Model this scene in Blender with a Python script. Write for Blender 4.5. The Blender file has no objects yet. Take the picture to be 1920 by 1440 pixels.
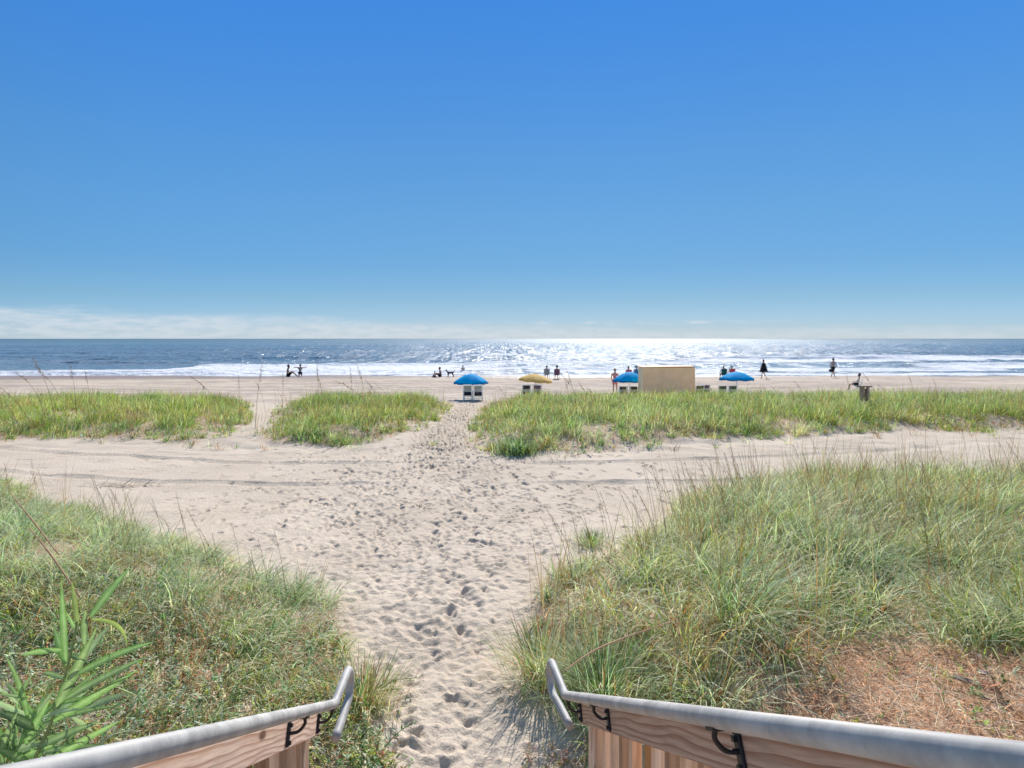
import bpy, bmesh, math, random
import numpy as np
from mathutils import Vector, Matrix, Euler
R = math.radians
rng = np.random.default_rng(7)
random.seed(7)
S = bpy.context.scene
COL = S.collection

# ------------------------------------------------------------------ camera
CAMZ = 4.0
cam_d = bpy.data.cameras.new('camera'); cam = bpy.data.objects.new('camera', cam_d); COL.objects.link(cam)
cam.location = (0, 0, CAMZ); cam.rotation_euler = (R(90), 0, 0)
cam_d.sensor_width = 36; cam_d.lens = 36*1150/1920
cam_d.shift_y = -85/1920
cam_d.clip_start = 0.05; cam_d.clip_end = 100000
S.camera = cam
F = 1150.0
def PX(px, py, D):
    return Vector(((px-960)/F*D, D, CAMZ-(py-635)/F*D))

# ------------------------------------------------------------------ sun and sky
SUN_EL, SUN_AZ = 37.0, 10.5          # azimuth measured from +Y towards +X
sd = bpy.data.lights.new('sun', 'SUN'); sd.energy = 4.8; sd.angle = R(0.53); sd.color = (1.0, 0.95, 0.89)
so = bpy.data.objects.new('sun', sd); COL.objects.link(so)
sv = Vector((math.sin(R(SUN_AZ))*math.cos(R(SUN_EL)), math.cos(R(SUN_AZ))*math.cos(R(SUN_EL)), math.sin(R(SUN_EL))))
so.rotation_euler = sv.to_track_quat('Z', 'Y').to_euler()
so.location = (0, 0, 30)

W = bpy.data.worlds.new("World"); S.world = W; W.use_nodes = True
nt = W.node_tree; nt.nodes.clear()
class NT:
    """tiny node-building helper"""
    def __init__(s, t): s.t = t
    def n(s, typ, **kw):
        nd = s.t.nodes.new(typ)
        for k, v in kw.items(): setattr(nd, k, v)
        return nd
    def l(s, a, b): s.t.links.new(a, b)
    def set(s, sock, v):
        if hasattr(v, 'is_output') or isinstance(v, bpy.types.NodeSocket): s.l(v, sock)
        elif v is not None: sock.default_value = v
    def math(s, op, a, b=None, c=None, clamp=False):
        nd = s.n('ShaderNodeMath', operation=op, use_clamp=clamp)
        s.set(nd.inputs[0], a)
        if b is not None: s.set(nd.inputs[1], b)
        if c is not None: s.set(nd.inputs[2], c)
        return nd.outputs[0]
    def maprange(s, v, a, b, c=0.0, d=1.0, smooth=True):
        nd = s.n('ShaderNodeMapRange', interpolation_type='SMOOTHSTEP' if smooth else 'LINEAR')
        s.set(nd.inputs['Value'], v); s.set(nd.inputs['From Min'], a); s.set(nd.inputs['From Max'], b)
        s.set(nd.inputs['To Min'], c); s.set(nd.inputs['To Max'], d)
        return nd.outputs['Result']
    def mix(s, f, a, b, blend='MIX'):
        nd = s.n('ShaderNodeMix', data_type='RGBA', blend_type=blend)
        s.set(nd.inputs['Factor'], f)
        s.set(nd.inputs[6], a if not isinstance(a, tuple) or len(a) == 4 else (*a, 1))
        s.set(nd.inputs[7], b if not isinstance(b, tuple) or len(b) == 4 else (*b, 1))
        return nd.outputs[2]
    def noise(s, vec, scale, detail=4, rough=0.5, dim='3D', dist=0.0):
        nd = s.n('ShaderNodeTexNoise', noise_dimensions=dim)
        if vec is not None: s.l(vec, nd.inputs['Vector'])
        nd.inputs['Scale'].default_value = scale; nd.inputs['Detail'].default_value = detail
        nd.inputs['Roughness'].default_value = rough; nd.inputs['Distortion'].default_value = dist
        return nd.outputs['Fac']
    def mapping(s, vec, scale=(1, 1, 1), loc=(0, 0, 0), rot=(0, 0, 0)):
        nd = s.n('ShaderNodeMapping'); s.l(vec, nd.inputs['Vector'])
        nd.inputs['Scale'].default_value = scale; nd.inputs['Location'].default_value = loc
        nd.inputs['Rotation'].default_value = rot
        return nd.outputs['Vector']
    def ramp(s, f, stops):
        nd = s.n('ShaderNodeValToRGB'); s.l(f, nd.inputs[0])
        cr = nd.color_ramp
        while len(cr.elements) > 1: cr.elements.remove(cr.elements[-1])
        cr.elements[0].position = stops[0][0]; cr.elements[0].color = (*stops[0][1], 1)
        for p, c in stops[1:]:
            e = cr.elements.new(p); e.color = (*c, 1)
        return nd.outputs[0]
N = NT(nt)
sky = N.n('ShaderNodeTexSky', sky_type='NISHITA')
sky.sun_disc = False; sky.sun_elevation = R(SUN_EL); sky.sun_rotation = R(SUN_AZ)
sky.altitude = 0; sky.air_density = 1.0; sky.dust_density = 0.0; sky.ozone_density = 4.0
geo = N.n('ShaderNodeTexCoord')
sep = N.n('ShaderNodeSeparateXYZ'); N.l(geo.outputs['Generated'], sep.inputs[0])
el = N.math('MULTIPLY', N.math('ARCSINE', sep.outputs[2]), 57.2958)
az = N.math('MULTIPLY', N.math('ARCTAN2', sep.outputs[0], sep.outputs[1]), 57.2958)
# sky tint by elevation: blue low down, warm bright overhead as added fill light
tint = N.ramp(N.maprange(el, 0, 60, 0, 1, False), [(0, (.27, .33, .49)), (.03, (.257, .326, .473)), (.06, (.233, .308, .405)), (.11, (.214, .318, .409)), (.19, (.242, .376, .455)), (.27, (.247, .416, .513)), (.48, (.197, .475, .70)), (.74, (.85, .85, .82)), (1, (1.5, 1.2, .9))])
tint = N.mix(N.maprange(N.math('ABSOLUTE', az), 60, 115, 0, 1), tint, (.86, .84, .80))  # sky behind the camera kept brighter, added fill for camera-facing sides
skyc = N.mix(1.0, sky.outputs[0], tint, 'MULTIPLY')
azd = N.maprange(N.math('ABSOLUTE', N.math('SUBTRACT', az, 8.0)), 8, 52, 0, 1)
skyc = N.mix(azd, skyc, (1.0, 1.13, 1.2), 'MULTIPLY')
# low cloud bank near the horizon
cv = N.n('ShaderNodeCombineXYZ'); N.l(N.math('MULTIPLY', az, 0.12), cv.inputs[0]); N.l(N.math('MULTIPLY', el, 0.85), cv.inputs[1])
cn = N.noise(cv.outputs[0], 1.0, 7, 0.55)
cv2 = N.n('ShaderNodeCombineXYZ'); N.l(N.math('MULTIPLY', az, 0.5), cv2.inputs[0]); N.l(N.math('MULTIPLY', el, 2.2), cv2.inputs[1])
cn2 = N.noise(cv2.outputs[0], 1.0, 6, 0.6)
edge = N.maprange(az, -42, 12, 2.75, 1.25, False)
edge = N.math('ADD', edge, N.math('MULTIPLY', N.math('SUBTRACT', cn, 0.5), 1.8))
bank = N.maprange(N.math('SUBTRACT', edge, el), 0.0, 1.0, 0, 1)
bank = N.math('MULTIPLY', bank, N.maprange(cn2, 0.35, 0.6, 0.45, 1.05))
bank = N.math('MULTIPLY', bank, N.maprange(az, -5, 28, 0.72, 0.6))
streak = N.math('MULTIPLY', N.maprange(N.math('ABSOLUTE', N.math('SUBTRACT', el, 1.45)), 0.02, 0.3, 1, 0), N.maprange(cn2, 0.45, 0.7, 0, 0.7))
streak = N.math('MULTIPLY', streak, N.maprange(N.math('ABSOLUTE', N.math('SUBTRACT', az, 8)), 8, 20, 1, 0))
cl = N.math('MAXIMUM', bank, streak)
cl = N.math('MULTIPLY', cl, N.maprange(el, -0.2, 0.4, 0.75, 1.0))
skyc = N.mix(cl, skyc, (3.75, 4.15, 4.55))
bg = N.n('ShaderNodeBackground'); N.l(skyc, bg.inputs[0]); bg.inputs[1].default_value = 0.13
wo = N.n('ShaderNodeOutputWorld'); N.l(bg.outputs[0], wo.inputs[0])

S.view_settings.view_transform = 'Standard'; S.view_settings.look = 'None'
S.view_settings.exposure = 0.45; S.view_settings.gamma = 1
S.render.engine = 'CYCLES'
S.render.resolution_x = 1024; S.render.resolution_y = 768
S.cycles.max_bounces = 6; S.cycles.transparent_max_bounces = 8

# ------------------------------------------------------------------ numpy noise
_tab = np.random.default_rng(3).random((512, 512)).astype(np.float32)
def vnoise(x, y, seed=0):
    x = np.asarray(x, float)+seed*37.17; y = np.asarray(y, float)+seed*91.7
    xi = np.floor(x).astype(int); yi = np.floor(y).astype(int)
    fx = x-xi; fy = y-yi; fx = fx*fx*(3-2*fx); fy = fy*fy*(3-2*fy)
    a = _tab[xi & 511, yi & 511]; b = _tab[(xi+1) & 511, yi & 511]
    c = _tab[xi & 511, (yi+1) & 511]; d = _tab[(xi+1) & 511, (yi+1) & 511]
    return (a*(1-fx)+b*fx)*(1-fy)+(c*(1-fx)+d*fx)*fy
def fbm(x, y, o=4, seed=0, g=0.5):
    s = 0; a = 1; t = 0
    for i in range(o):
        s = s+a*vnoise(x*2**i, y*2**i, seed+i*5); t += a; a *= g
    return s/t
def sstep(a, b, x):
    t = np.clip((x-a)/(b-a), 0, 1); return t*t*(3-2*t)
def poly_sd(poly, x, y):
    """signed distance, positive inside"""
    x = np.asarray(x, float); y = np.asarray(y, float)
    d = np.full(x.shape, 1e9); ins = np.zeros(x.shape, bool)
    n = len(poly)
    for i in range(n):
        ax, ay = poly[i]; bx, by = poly[(i+1) % n]
        ex, ey = bx-ax, by-ay
        t = np.clip(((x-ax)*ex+(y-ay)*ey)/(ex*ex+ey*ey), 0, 1)
        d = np.minimum(d, np.hypot(x-ax-t*ex, y-ay-t*ey))
        c = (ay > y) != (by > y)
        with np.errstate(divide='ignore', invalid='ignore'):
            xx = (bx-ax)*(y-ay)/(by-ay if by != ay else 1e-9)+ax
        ins ^= c & (x < xx)
    return np.where(ins, d, -d)

# vegetation outlines on the ground
FGL = [(-14, 12.4), (-9.3, 11.6), (-6.6, 9.2), (-5.2, 8.3), (-3.3, 7.1), (-1.9, 5.9), (-1.3, 5.0), (-0.95, 4.2), (-0.82, 3.6), (-0.80, 0.5), (-14, 0.5)]
FGR = [(0.22, 4.5), (0.18, 5.3), (0.35, 6.3), (0.8, 7.0), (1.5, 7.8), (2.2, 8.9), (3.1, 10.2), (4.6, 11.1), (7, 11.4), (16, 11.8), (16, 0.5), (0.7, 0.5), (0.75, 3.3), (0.52, 3.9)]
DA = [(-60, 15.5), (-14, 16.0), (-11.5, 16.4), (-8.6, 16.0), (-7.9, 17.5), (-8.4, 19.5), (-9.5, 22.5), (-11.3, 26), (-12.0, 28.6), (-60, 29)]
DB = [(-6.7, 15.9), (-4.4, 15.5), (-3.4, 16.3), (-2.9, 18.0), (-2.55, 20.5), (-2.35, 24), (-2.5, 27.5), (-5, 28.8), (-9.6, 28.4), (-9.3, 25), (-8.4, 21.5), (-7.2, 18.4)]
DC = [(-1.05, 15.6), (-0.5, 14.4), (0.5, 14.1), (2.2, 14.8), (4.2, 15.9), (7.9, 16.8), (11.6, 18.0), (17, 18.4), (60, 19), (60, 30), (10, 30), (2, 29), (-1.0, 27.2), (-1.15, 23), (-1.35, 19.5)]
PINE = [(1.0, 3.2), (1.35, 3.55), (1.85, 3.95), (2.5, 4.45), (3.2, 4.35), (4.2, 4.1), (7, 3.6), (7, 1.2), (0.9, 1.2), (0.8, 2.5)]
PROF_Y = [-60, 0, 5, 8, 10, 14, 18, 23, 27.5, 33, 36, 50, 57, 62, 68, 76, 120]
PROF_Z = [1.6, 1.5, 1.46, 1.4, 1.3, 1.3, 1.3, 1.25, 1.08, .38, .30, .30, .28, .18, -.08, -.5, -2.5]
def base_h(x, y):
    x = np.asarray(x, float); y = np.asarray(y, float)
    z = np.interp(y, PROF_Y, PROF_Z)
    # smoothed a little
    z = 0.5*z+0.25*np.interp(y-1, PROF_Y, PROF_Z)+0.25*np.interp(y+1, PROF_Y, PROF_Z)
    w = (fbm(x*.35, y*.35, 3, 11)-.5)
    def mound(poly, amp, w0):
        sd = poly_sd(poly, x, y)+(fbm(x*.9, y*.9, 3, 4)-.5)*.5
        return amp*sstep(-0.25, w0, sd)
    z = z+mound(FGL, .34, 1.6)*sstep(0, 4, y)*(1+.5*w)+mound(FGR, .30, 1.5)*sstep(0, 4, y)*(1+.5*w)
    z = z+mound(DA, .22, 2.0)*(1+w)+mound(DB, .24, 1.8)*(1+w)+mound(DC, .24, 1.6)*(1+w)
    z = z+(fbm(x*.25, y*.25, 3, 2)-.5)*.12*sstep(34, 30, y)
    z = z+(fbm(x*.12, y*.3, 3, 8)-.5)*.16*sstep(30, 40, y)
    z = z+(fbm(x*1.1, y*1.1, 3, 5)-.5)*.05*sstep(60, 30, y)
    return z

# ------------------------------------------------------------------ materials
def new_mat(name):
    m = bpy.data.materials.new(name); m.use_nodes = True
    t = m.node_tree; b = t.nodes['Principled BSDF']
    return m, NT(t), b, t.nodes['Material Output']
def plain(name, col, rough=0.6, metal=0.0, var=0.15, scale=6.0, bump=0.0):
    m, n, b, o = new_mat(name)
    tc = n.n('ShaderNodeTexCoord')
    f = n.noise(tc.outputs['Object'], scale, 5, 0.6)
    c2 = tuple(min(1, c*(1+var)) for c in col); c1 = tuple(c*(1-var) for c in col)
    n.l(n.mix(n.maprange(f, .3, .7), c1, c2), b.inputs['Base Color'])
    b.inputs['Roughness'].default_value = rough; b.inputs['Metallic'].default_value = metal
    if bump:
        bp = n.n('ShaderNodeBump'); bp.inputs['Strength'].default_value = bump; bp.inputs['Distance'].default_value = .01
        n.l(f, bp.inputs['Height']); n.l(bp.outputs[0], b.inputs['Normal'])
    return m

def mat_sand():
    m, n, b, o = new_mat('sand')
    g = n.n('ShaderNodeNewGeometry'); pos = g.outputs['Position']
    a = n.n('ShaderNodeAttribute', attribute_name='mask'); ms = n.n('ShaderNodeSeparateColor'); n.l(a.outputs['Color'], ms.inputs[0])
    n1 = n.noise(pos, 0.6, 5, .6); n2 = n.noise(pos, 9, 6, .65); n3 = n.noise(pos, 160, 3, .7)
    c = n.mix(n.maprange(n1, .3, .7), (.54, .45, .35), (.64, .54, .43))
    c = n.mix(n.math('MULTIPLY', n.maprange(n2, .5, .75), .35), c, (.48, .39, .31))
    c = n.mix(n.math('MULTIPLY', n.maprange(n3, .35, .7), .35), c, (.33, .26, .21))
    # litter under vegetation
    lit = n.math('MULTIPLY', ms.outputs[0], n.maprange(n.noise(pos, 14, 5, .7), .38, .58))
    c = n.mix(lit, c, n.mix(n.noise(pos, 60, 4, .7), (.20, .13, .08), (.62, .42, .28)))
    # small debris specks
    deb = n.math('MULTIPLY', n.maprange(n.noise(pos, 45, 2, .5), .70, .74), .6)
    c = n.mix(deb, c, (.16, .11, .08))
    # damp streaks and dark mottling painting the shade of trampled dimples towards the water
    spx = n.n('ShaderNodeSeparateXYZ'); n.l(pos, spx.inputs[0])
    beach = n.maprange(spx.outputs[1], 30, 40, 0, 1)
    st = n.noise(n.mapping(pos, (.10, .9, 1)), 1.0, 6, .68)
    c = n.mix(n.math('MULTIPLY', n.math('MULTIPLY', beach, n.maprange(st, .40, .60)), .8), c, (.35, .28, .235))
    st2 = n.noise(n.mapping(pos, (1.0, 1.6, 1)), 1.6, 4, .7)
    c = n.mix(n.math('MULTIPLY', n.math('MULTIPLY', beach, n.maprange(st2, .56, .68)), .5), c, (.24, .19, .155))
    # wet sand
    wet = n.math('MULTIPLY', ms.outputs[1], 1.0)
    c = n.mix(wet, c, (.27, .21, .17))
    n.l(c, b.inputs['Base Color'])
    n.l(n.maprange(wet, 0, 1, .95, .42), b.inputs['Roughness'])
    b.inputs['Specular IOR Level'].default_value = 0.12
    bp = n.n('ShaderNodeBump'); bp.inputs['Strength'].default_value = .7; bp.inputs['Distance'].default_value = .03
    h = n.math('ADD', n.math('MULTIPLY', n.noise(pos, 22, 5, .6), 1.0), n.math('MULTIPLY', n3, .12))
    n.l(h, bp.inputs['Height']); n.l(bp.outputs[0], b.inputs['Normal'])
    return m

def mat_leaf(name, trans=.45, rough=.5, spec=.35):
    m, n, b, o = new_mat(name)
    a = n.n('ShaderNodeAttribute', attribute_name='tint')
    g = n.n('ShaderNodeNewGeometry')
    nz = n.noise(g.outputs['Position'], 30, 3, .6)
    c = n.mix(1.0, a.outputs['Color'], n.ramp(nz, [(0.3, (.8, .8, .8)), (.7, (1.2, 1.2, 1.2))]), 'MULTIPLY')
    n.l(c, b.inputs['Base Color']); b.inputs['Roughness'].default_value = rough
    b.inputs['Specular IOR Level'].default_value = spec
    tr = n.n('ShaderNodeBsdfTranslucent'); n.l(n.mix(1.0, c, (1.08, 1.25, .85), 'MULTIPLY'), tr.inputs[0])
    mx = n.n('ShaderNodeMixShader'); mx.inputs[0].default_value = trans
    n.l(b.outputs[0], mx.inputs[1]); n.l(tr.outputs[0], mx.inputs[2]); n.l(mx.outputs[0], o.inputs[0])
    return m

def mat_wood(name, light, dark, scale=1.0, grain=22):
    m, n, b, o = new_mat(name)
    tc = n.n('ShaderNodeTexCoord')
    oi = n.n('ShaderNodeObjectInfo')
    off = n.n('ShaderNodeVectorMath', operation='ADD'); n.l(tc.outputs['Object'], off.inputs[0])
    cx = n.n('ShaderNodeCombineXYZ'); n.l(n.math('MULTIPLY', oi.outputs['Random'], 9), cx.inputs[0]); n.l(cx.outputs[0], off.inputs[1])
    v = n.mapping(off.outputs[0], (.16, .6, 1.0))
    w = n.n('ShaderNodeTexWave', wave_type='BANDS', bands_direction='Z', wave_profile='SAW')
    n.l(v, w.inputs['Vector']); w.inputs['Scale'].default_value = grain; w.inputs['Distortion'].default_value = 8.0
    w.inputs['Detail'].default_value = 1.0; w.inputs['Detail Scale'].default_value = .8
    fine = n.noise(n.mapping(off.outputs[0], (6, 120, 120)), 1.0, 4, .6)
    c = n.mix(n.maprange(w.outputs['Fac'], .35, 1.0), light, dark)
    c = n.mix(n.math('MULTIPLY', n.maprange(fine, .4, .7), .4), c, tuple(x*.6 for x in dark))
    blot = n.noise(off.outputs[0], 3.0, 4, .6)
    c = n.mix(n.math('MULTIPLY', n.maprange(blot, .5, .7), .4), c, (.52, .47, .43))
    c = n.mix(1.0, c, n.ramp(oi.outputs['Random'], [(0, (.50, .43, .37)), (1, (1.25, 1.2, 1.14))]), 'MULTIPLY')
    # knots
    kv = n.n('ShaderNodeTexVoronoi'); n.l(n.mapping(off.outputs[0], (2.2, 7, 7)), kv.inputs['Vector']); kv.inputs['Scale'].default_value = 1.0
    c = n.mix(n.maprange(kv.outputs['Distance'], .07, .12, 1, 0), c, (.16, .085, .05))
    n.l(c, b.inputs['Base Color']); b.inputs['Roughness'].default_value = .8
    bp = n.n('ShaderNodeBump'); bp.inputs['Strength'].default_value = .35; bp.inputs['Distance'].default_value = .002
    n.l(n.math('ADD', w.outputs['Fac'], fine), bp.inputs['Height']); n.l(bp.outputs[0], b.inputs['Normal'])
    return m

def mat_pipe():
    m, n, b, o = new_mat('galvanized_steel')
    tc = n.n('ShaderNodeTexCoord'); v = tc.outputs['Object']
    sp = n.n('ShaderNodeTexVoronoi'); n.l(v, sp.inputs['Vector']); sp.inputs['Scale'].default_value = 90
    f = n.noise(v, 12, 5, .65); f2 = n.noise(v, 240, 3, .6)
    c = n.mix(n.maprange(f, .35, .65), (.32, .31, .295), (.48, .465, .435))
    c = n.mix(n.math('MULTIPLY', n.math('ADD', n.maprange(sp.outputs['Color'], 0, 1, 0, .12, False), 0.0), 1.0), c, (.34, .37, .40))
    c = n.mix(n.math('MULTIPLY', n.maprange(f2, .55, .75), .3), c, (.36, .35, .33))
    n.l(c, b.inputs['Base Color']); b.inputs['Metallic'].default_value = .1; b.inputs['Specular IOR Level'].default_value = .3
    n.l(n.maprange(f, .3, .7, .55, .68), b.inputs['Roughness'])
    bp = n.n('ShaderNodeBump'); bp.inputs['Strength'].default_value = .12; bp.inputs['Distance'].default_value = .001
    n.l(f2, bp.inputs['Height']); n.l(bp.outputs[0], b.inputs['Normal'])
    return m

def mat_sea():
    m, n, b, o = new_mat('sea_water')
    g = n.n('ShaderNodeNewGeometry'); pos = g.outputs['Position']
    a = n.n('ShaderNodeAttribute', attribute_name='foam'); fs = n.n('ShaderNodeSeparateColor'); n.l(a.outputs['Color'], fs.inputs[0])
    sp = n.n('ShaderNodeSeparateXYZ'); n.l(pos, sp.inputs[0])
    far = n.maprange(n.math('LOGARITHM', sp.outputs[1], 10), 1.85, 3.4, 0, 1)
    # colour: murky blue inshore, deeper teal offshore
    pn = n.noise(n.mapping(pos, (.006, .03, .1)), 1.0, 4, .6)
    c = n.mix(far, (.19, .235, .275), (.10, .17, .195))
    c = n.mix(n.maprange(pn, .4, .65), c, (.085, .15, .205))
    wv = n.noise(n.mapping(pos, (.35, 1.0, 1)), .55, 6, .62)
    c = n.mix(n.math('MULTIPLY', n.maprange(wv, .45, .7), .4), c, (.10, .14, .15))
    spk = n.noise(n.mapping(pos, (.9, .085, 1)), 1.0, 4, .65)
    # foam
    fn = n.noise(n.mapping(pos, (.5, .9, 1)), 1.3, 8, .68)
    fn2 = n.noise(n.mapping(pos, (1.2, 2.2, 1)), 3.0, 5, .6)
    thr = n.math('SUBTRACT', 1.0, fs.outputs[0])
    ff = n.maprange(n.math('SUBTRACT', n.math('ADD', n.math('MULTIPLY', fn, .75), n.math('MULTIPLY', fn2, .25)), n.math('MULTIPLY', thr, .85)), .08, .22)
    ff = n.math('MULTIPLY', ff, n.maprange(fs.outputs[0], .02, .2))
    c = n.mix(ff, c, n.mix(n.maprange(fn2, .35, .6), (.62, .64, .72), (.86, .87, .88)))
    n.l(c, b.inputs['Base Color'])
    n.l(n.math('MAXIMUM', n.maprange(ff, 0, 1, .10, .8), n.math('ADD', n.maprange(far, .25, 1, .08, .30), n.maprange(spk, .42, .6, 0, .21))), b.inputs['Roughness'])
    b.inputs['IOR'].default_value = 1.33; b.inputs['Specular IOR Level'].default_value = .24
    b1 = n.n('ShaderNodeBump'); b1.inputs['Strength'].default_value = 1.0; b1.inputs['Distance'].default_value = 1.0
    h = n.math('MULTIPLY', n.noise(n.mapping(pos, (.45, 1.0, 1)), .5, 4, .55), .55)
    h = n.math('ADD', h, n.math('MULTIPLY', n.noise(n.mapping(pos, (.6, 1.0, 1)), 2.2, 5, .6), .20))
    h = n.math('ADD', h, n.math('MULTIPLY', n.noise(pos, 9, 3, .6), .028))
    h = n.math('ADD', h, n.math('MULTIPLY', n.noise(n.mapping(pos, (1.3, .10, 1)), 1.0, 3, .6), .34))
    h = n.math('ADD', h, n.math('MULTIPLY', n.noise(n.mapping(pos, (.28, .012, 1)), 1.0, 3, .6), 1.3))
    h = n.math('ADD', h, n.math('MULTIPLY', n.math('MULTIPLY', ff, fn2), .25))
    n.l(h, b1.inputs['Height']); n.l(b1.outputs[0], b.inputs['Normal'])
    return m

def mat_cloth(name, col, rough=.75, trans=0.0):
    m, n, b, o = new_mat(name)
    tc = n.n('ShaderNodeTexCoord'); f = n.noise(tc.outputs['Object'], 12, 4, .6)
    c = n.mix(n.maprange(f, .3, .7), tuple(x*.85 for x in col), tuple(min(1, x*1.1) for x in col))
    n.l(c, b.inputs['Base Color']); b.inputs['Roughness'].default_value = rough; b.inputs['Specular IOR Level'].default_value = .08
    if trans:
        tr = n.n('ShaderNodeBsdfTranslucent'); n.l(c, tr.inputs[0])
        mx = n.n('ShaderNodeMixShader'); mx.inputs[0].default_value = trans
        n.l(b.outputs[0], mx.inputs[1]); n.l(tr.outputs[0], mx.inputs[2]); n.l(mx.outputs[0], o.inputs[0])
    return m

M = dict(
    sand=mat_sand(), grass=mat_leaf('grass_blade', .42, .6, .18), leaf=mat_leaf('broad_leaf', .35, .55, .25), sea=mat_sea(), pipe=mat_pipe(),
    stalk=mat_leaf('dry_stalk', .12, .8, .1),
    board=mat_wood('board_wood', (.80, .64, .54), (.46, .28, .20)), baluster=mat_wood('baluster_wood', (.80, .60, .45), (.62, .42, .28), 1.4, 10),
    post=mat_wood('post_wood', (.82, .67, .55), (.55, .40, .31)), orange_wood=mat_wood('fresh_wood', (.66, .40, .18), (.48, .26, .10)),
    black=plain('black_iron', (.018, .018, .02), .45, .3, .3, 30), box=plain('tan_paint', (.88, .57, .33), .75, 0, .07, 2.0),
    box_trim=plain('pale_tan_paint', (.78, .64, .42), .75, 0, .06, 3.0),
    white=plain('white_paint', (.74, .74, .72), .6, 0, .06, 8), navy=mat_cloth('navy_canvas', (.018, .022, .045)),
    beige=mat_cloth('beige_canvas', (.36, .36, .31)), darkcloth=mat_cloth('dark_canvas', (.03, .035, .035)), greycloth=mat_cloth('grey_canvas', (.42, .43, .40)),
    blue=mat_cloth('blue_canvas', (.0, .56, .95), .7, .5), blue_dark=mat_cloth('blue_valance', (.003, .20, .50), .7, .3),
    yellow=mat_cloth('yellow_canvas', (.95, .72, .30), .7, .5), yellow_dark=mat_cloth('yellow_valance', (.80, .54, .16), .7, .3),
    skin=plain('skin', (.50, .30, .22), .6, 0, .08, 8), tan_skin=plain('tanned_skin', (.36, .20, .14), .6, 0, .08, 8), hair=plain('dark_hair', (.02, .015, .012), .6, 0, .2, 20),
    blond=plain('light_hair', (.30, .2, .1), .6, 0, .2, 20), fur=plain('dark_fur', (.03, .027, .03), .8, 0, .3, 25),
    c_black=mat_cloth('black_cloth', (.015, .015, .018)), c_grey=mat_cloth('grey_cloth', (.27, .27, .30)), c_red=mat_cloth('red_cloth', (.50, .06, .07)),
    c_pink=mat_cloth('pink_cloth', (.62, .22, .2)), c_teal=mat_cloth('teal_cloth', (.02, .12, .12)), c_blue=mat_cloth('blue_cloth', (.05, .20, .42)), c_white=mat_cloth('white_cloth', (.7, .7, .68)),
    c_purple=mat_cloth('purple_cloth', (.16, .08, .13)), c_brown=mat_cloth('brown_cloth', (.22, .13, .11)),
    bark=mat_wood('bark', (.22, .15, .10), (.08, .05, .035), 6), dry=mat_leaf('dry_leaf', .15, .8, .1),
)

# ------------------------------------------------------------------ object helpers
def np_mesh(name, V, faces, mat, parent=None, tint=None, smooth=False, attr='tint'):
    """V (n,3); faces: list of (k,m) integer arrays with the same m each"""
    me = bpy.data.meshes.new(name)
    V = np.asarray(V, np.float32)
    me.vertices.add(len(V)); me.vertices.foreach_set('co', V.ravel())
    loops = np.concatenate([f.ravel() for f in faces]).astype(np.int32)
    tot = np.concatenate([np.full(len(f), f.shape[1], np.int32) for f in faces])
    st = np.concatenate([[0], np.cumsum(tot)[:-1]]).astype(np.int32)
    me.loops.add(len(loops)); me.loops.foreach_set('vertex_index', loops)
    me.polygons.add(len(tot)); me.polygons.foreach_set('loop_start', st); me.polygons.foreach_set('loop_total', tot)
    me.update(calc_edges=True)
    me.polygons.foreach_set('use_smooth', np.full(len(tot), smooth))
    if tint is not None:
        ca = me.color_attributes.new(attr, 'FLOAT_COLOR', 'POINT')
        t = np.ones((len(V), 4), np.float32); t[:, :tint.shape[1]] = tint
        ca.data.foreach_set('color', t.ravel())
    me.materials.append(mat)
    o = bpy.data.objects.new(name, me); COL.objects.link(o)
    if parent: o.parent = parent
    return o
def bm_obj(name, bm, mat, parent=None, smooth=False, bevel=0):
    bmesh.ops.recalc_face_normals(bm, faces=bm.faces[:])
    me = bpy.data.meshes.new(name); bm.to_mesh(me); bm.free()
    for p in me.polygons: p.use_smooth = smooth
    if mat: me.materials.append(mat)
    o = bpy.data.objects.new(name, me); COL.objects.link(o)
    if parent: o.parent = parent
    if bevel:
        bv = o.modifiers.new('bevel', 'BEVEL'); bv.width = bevel; bv.segments = 2; bv.limit_method = 'ANGLE'
    return o
def tag(o, label, cat=None, group=None, kind=None):
    if label: o['label'] = label
    if cat: o['category'] = cat
    if group: o['group'] = group
    if kind: o['kind'] = kind
    return o
def thing(name, label, cat, loc=(0, 0, 0), rz=0, group=None):
    o = bpy.data.objects.new(name, None); COL.objects.link(o); o.empty_display_size = .1
    o.location = loc; o.rotation_euler = (0, 0, rz)
    return tag(o, label, cat, group)
def add_box(bm, c, s, mat4=None):
    r = bmesh.ops.create_cube(bm, size=1)
    for v in r['verts']:
        v.co = Vector((v.co.x*s[0], v.co.y*s[1], v.co.z*s[2]))+Vector(c)
        if mat4: v.co = mat4 @ v.co
    return r['verts']
def smooth_path(pts, k=4):
    """Catmull-Rom"""
    P = [Vector(p) for p in pts]; out = []
    P = [P[0]*2-P[1]]+P+[P[-1]*2-P[-2]]
    for i in range(1, len(P)-2):
        for j in range(k):
            t = j/k
            a, b, c, d = P[i-1], P[i], P[i+1], P[i+2]
            out.append(.5*((2*b)+(-a+c)*t+(2*a-5*b+4*c-d)*t*t+(-a+3*b-3*c+d)*t**3))
    out.append(P[-2]); return out
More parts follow.
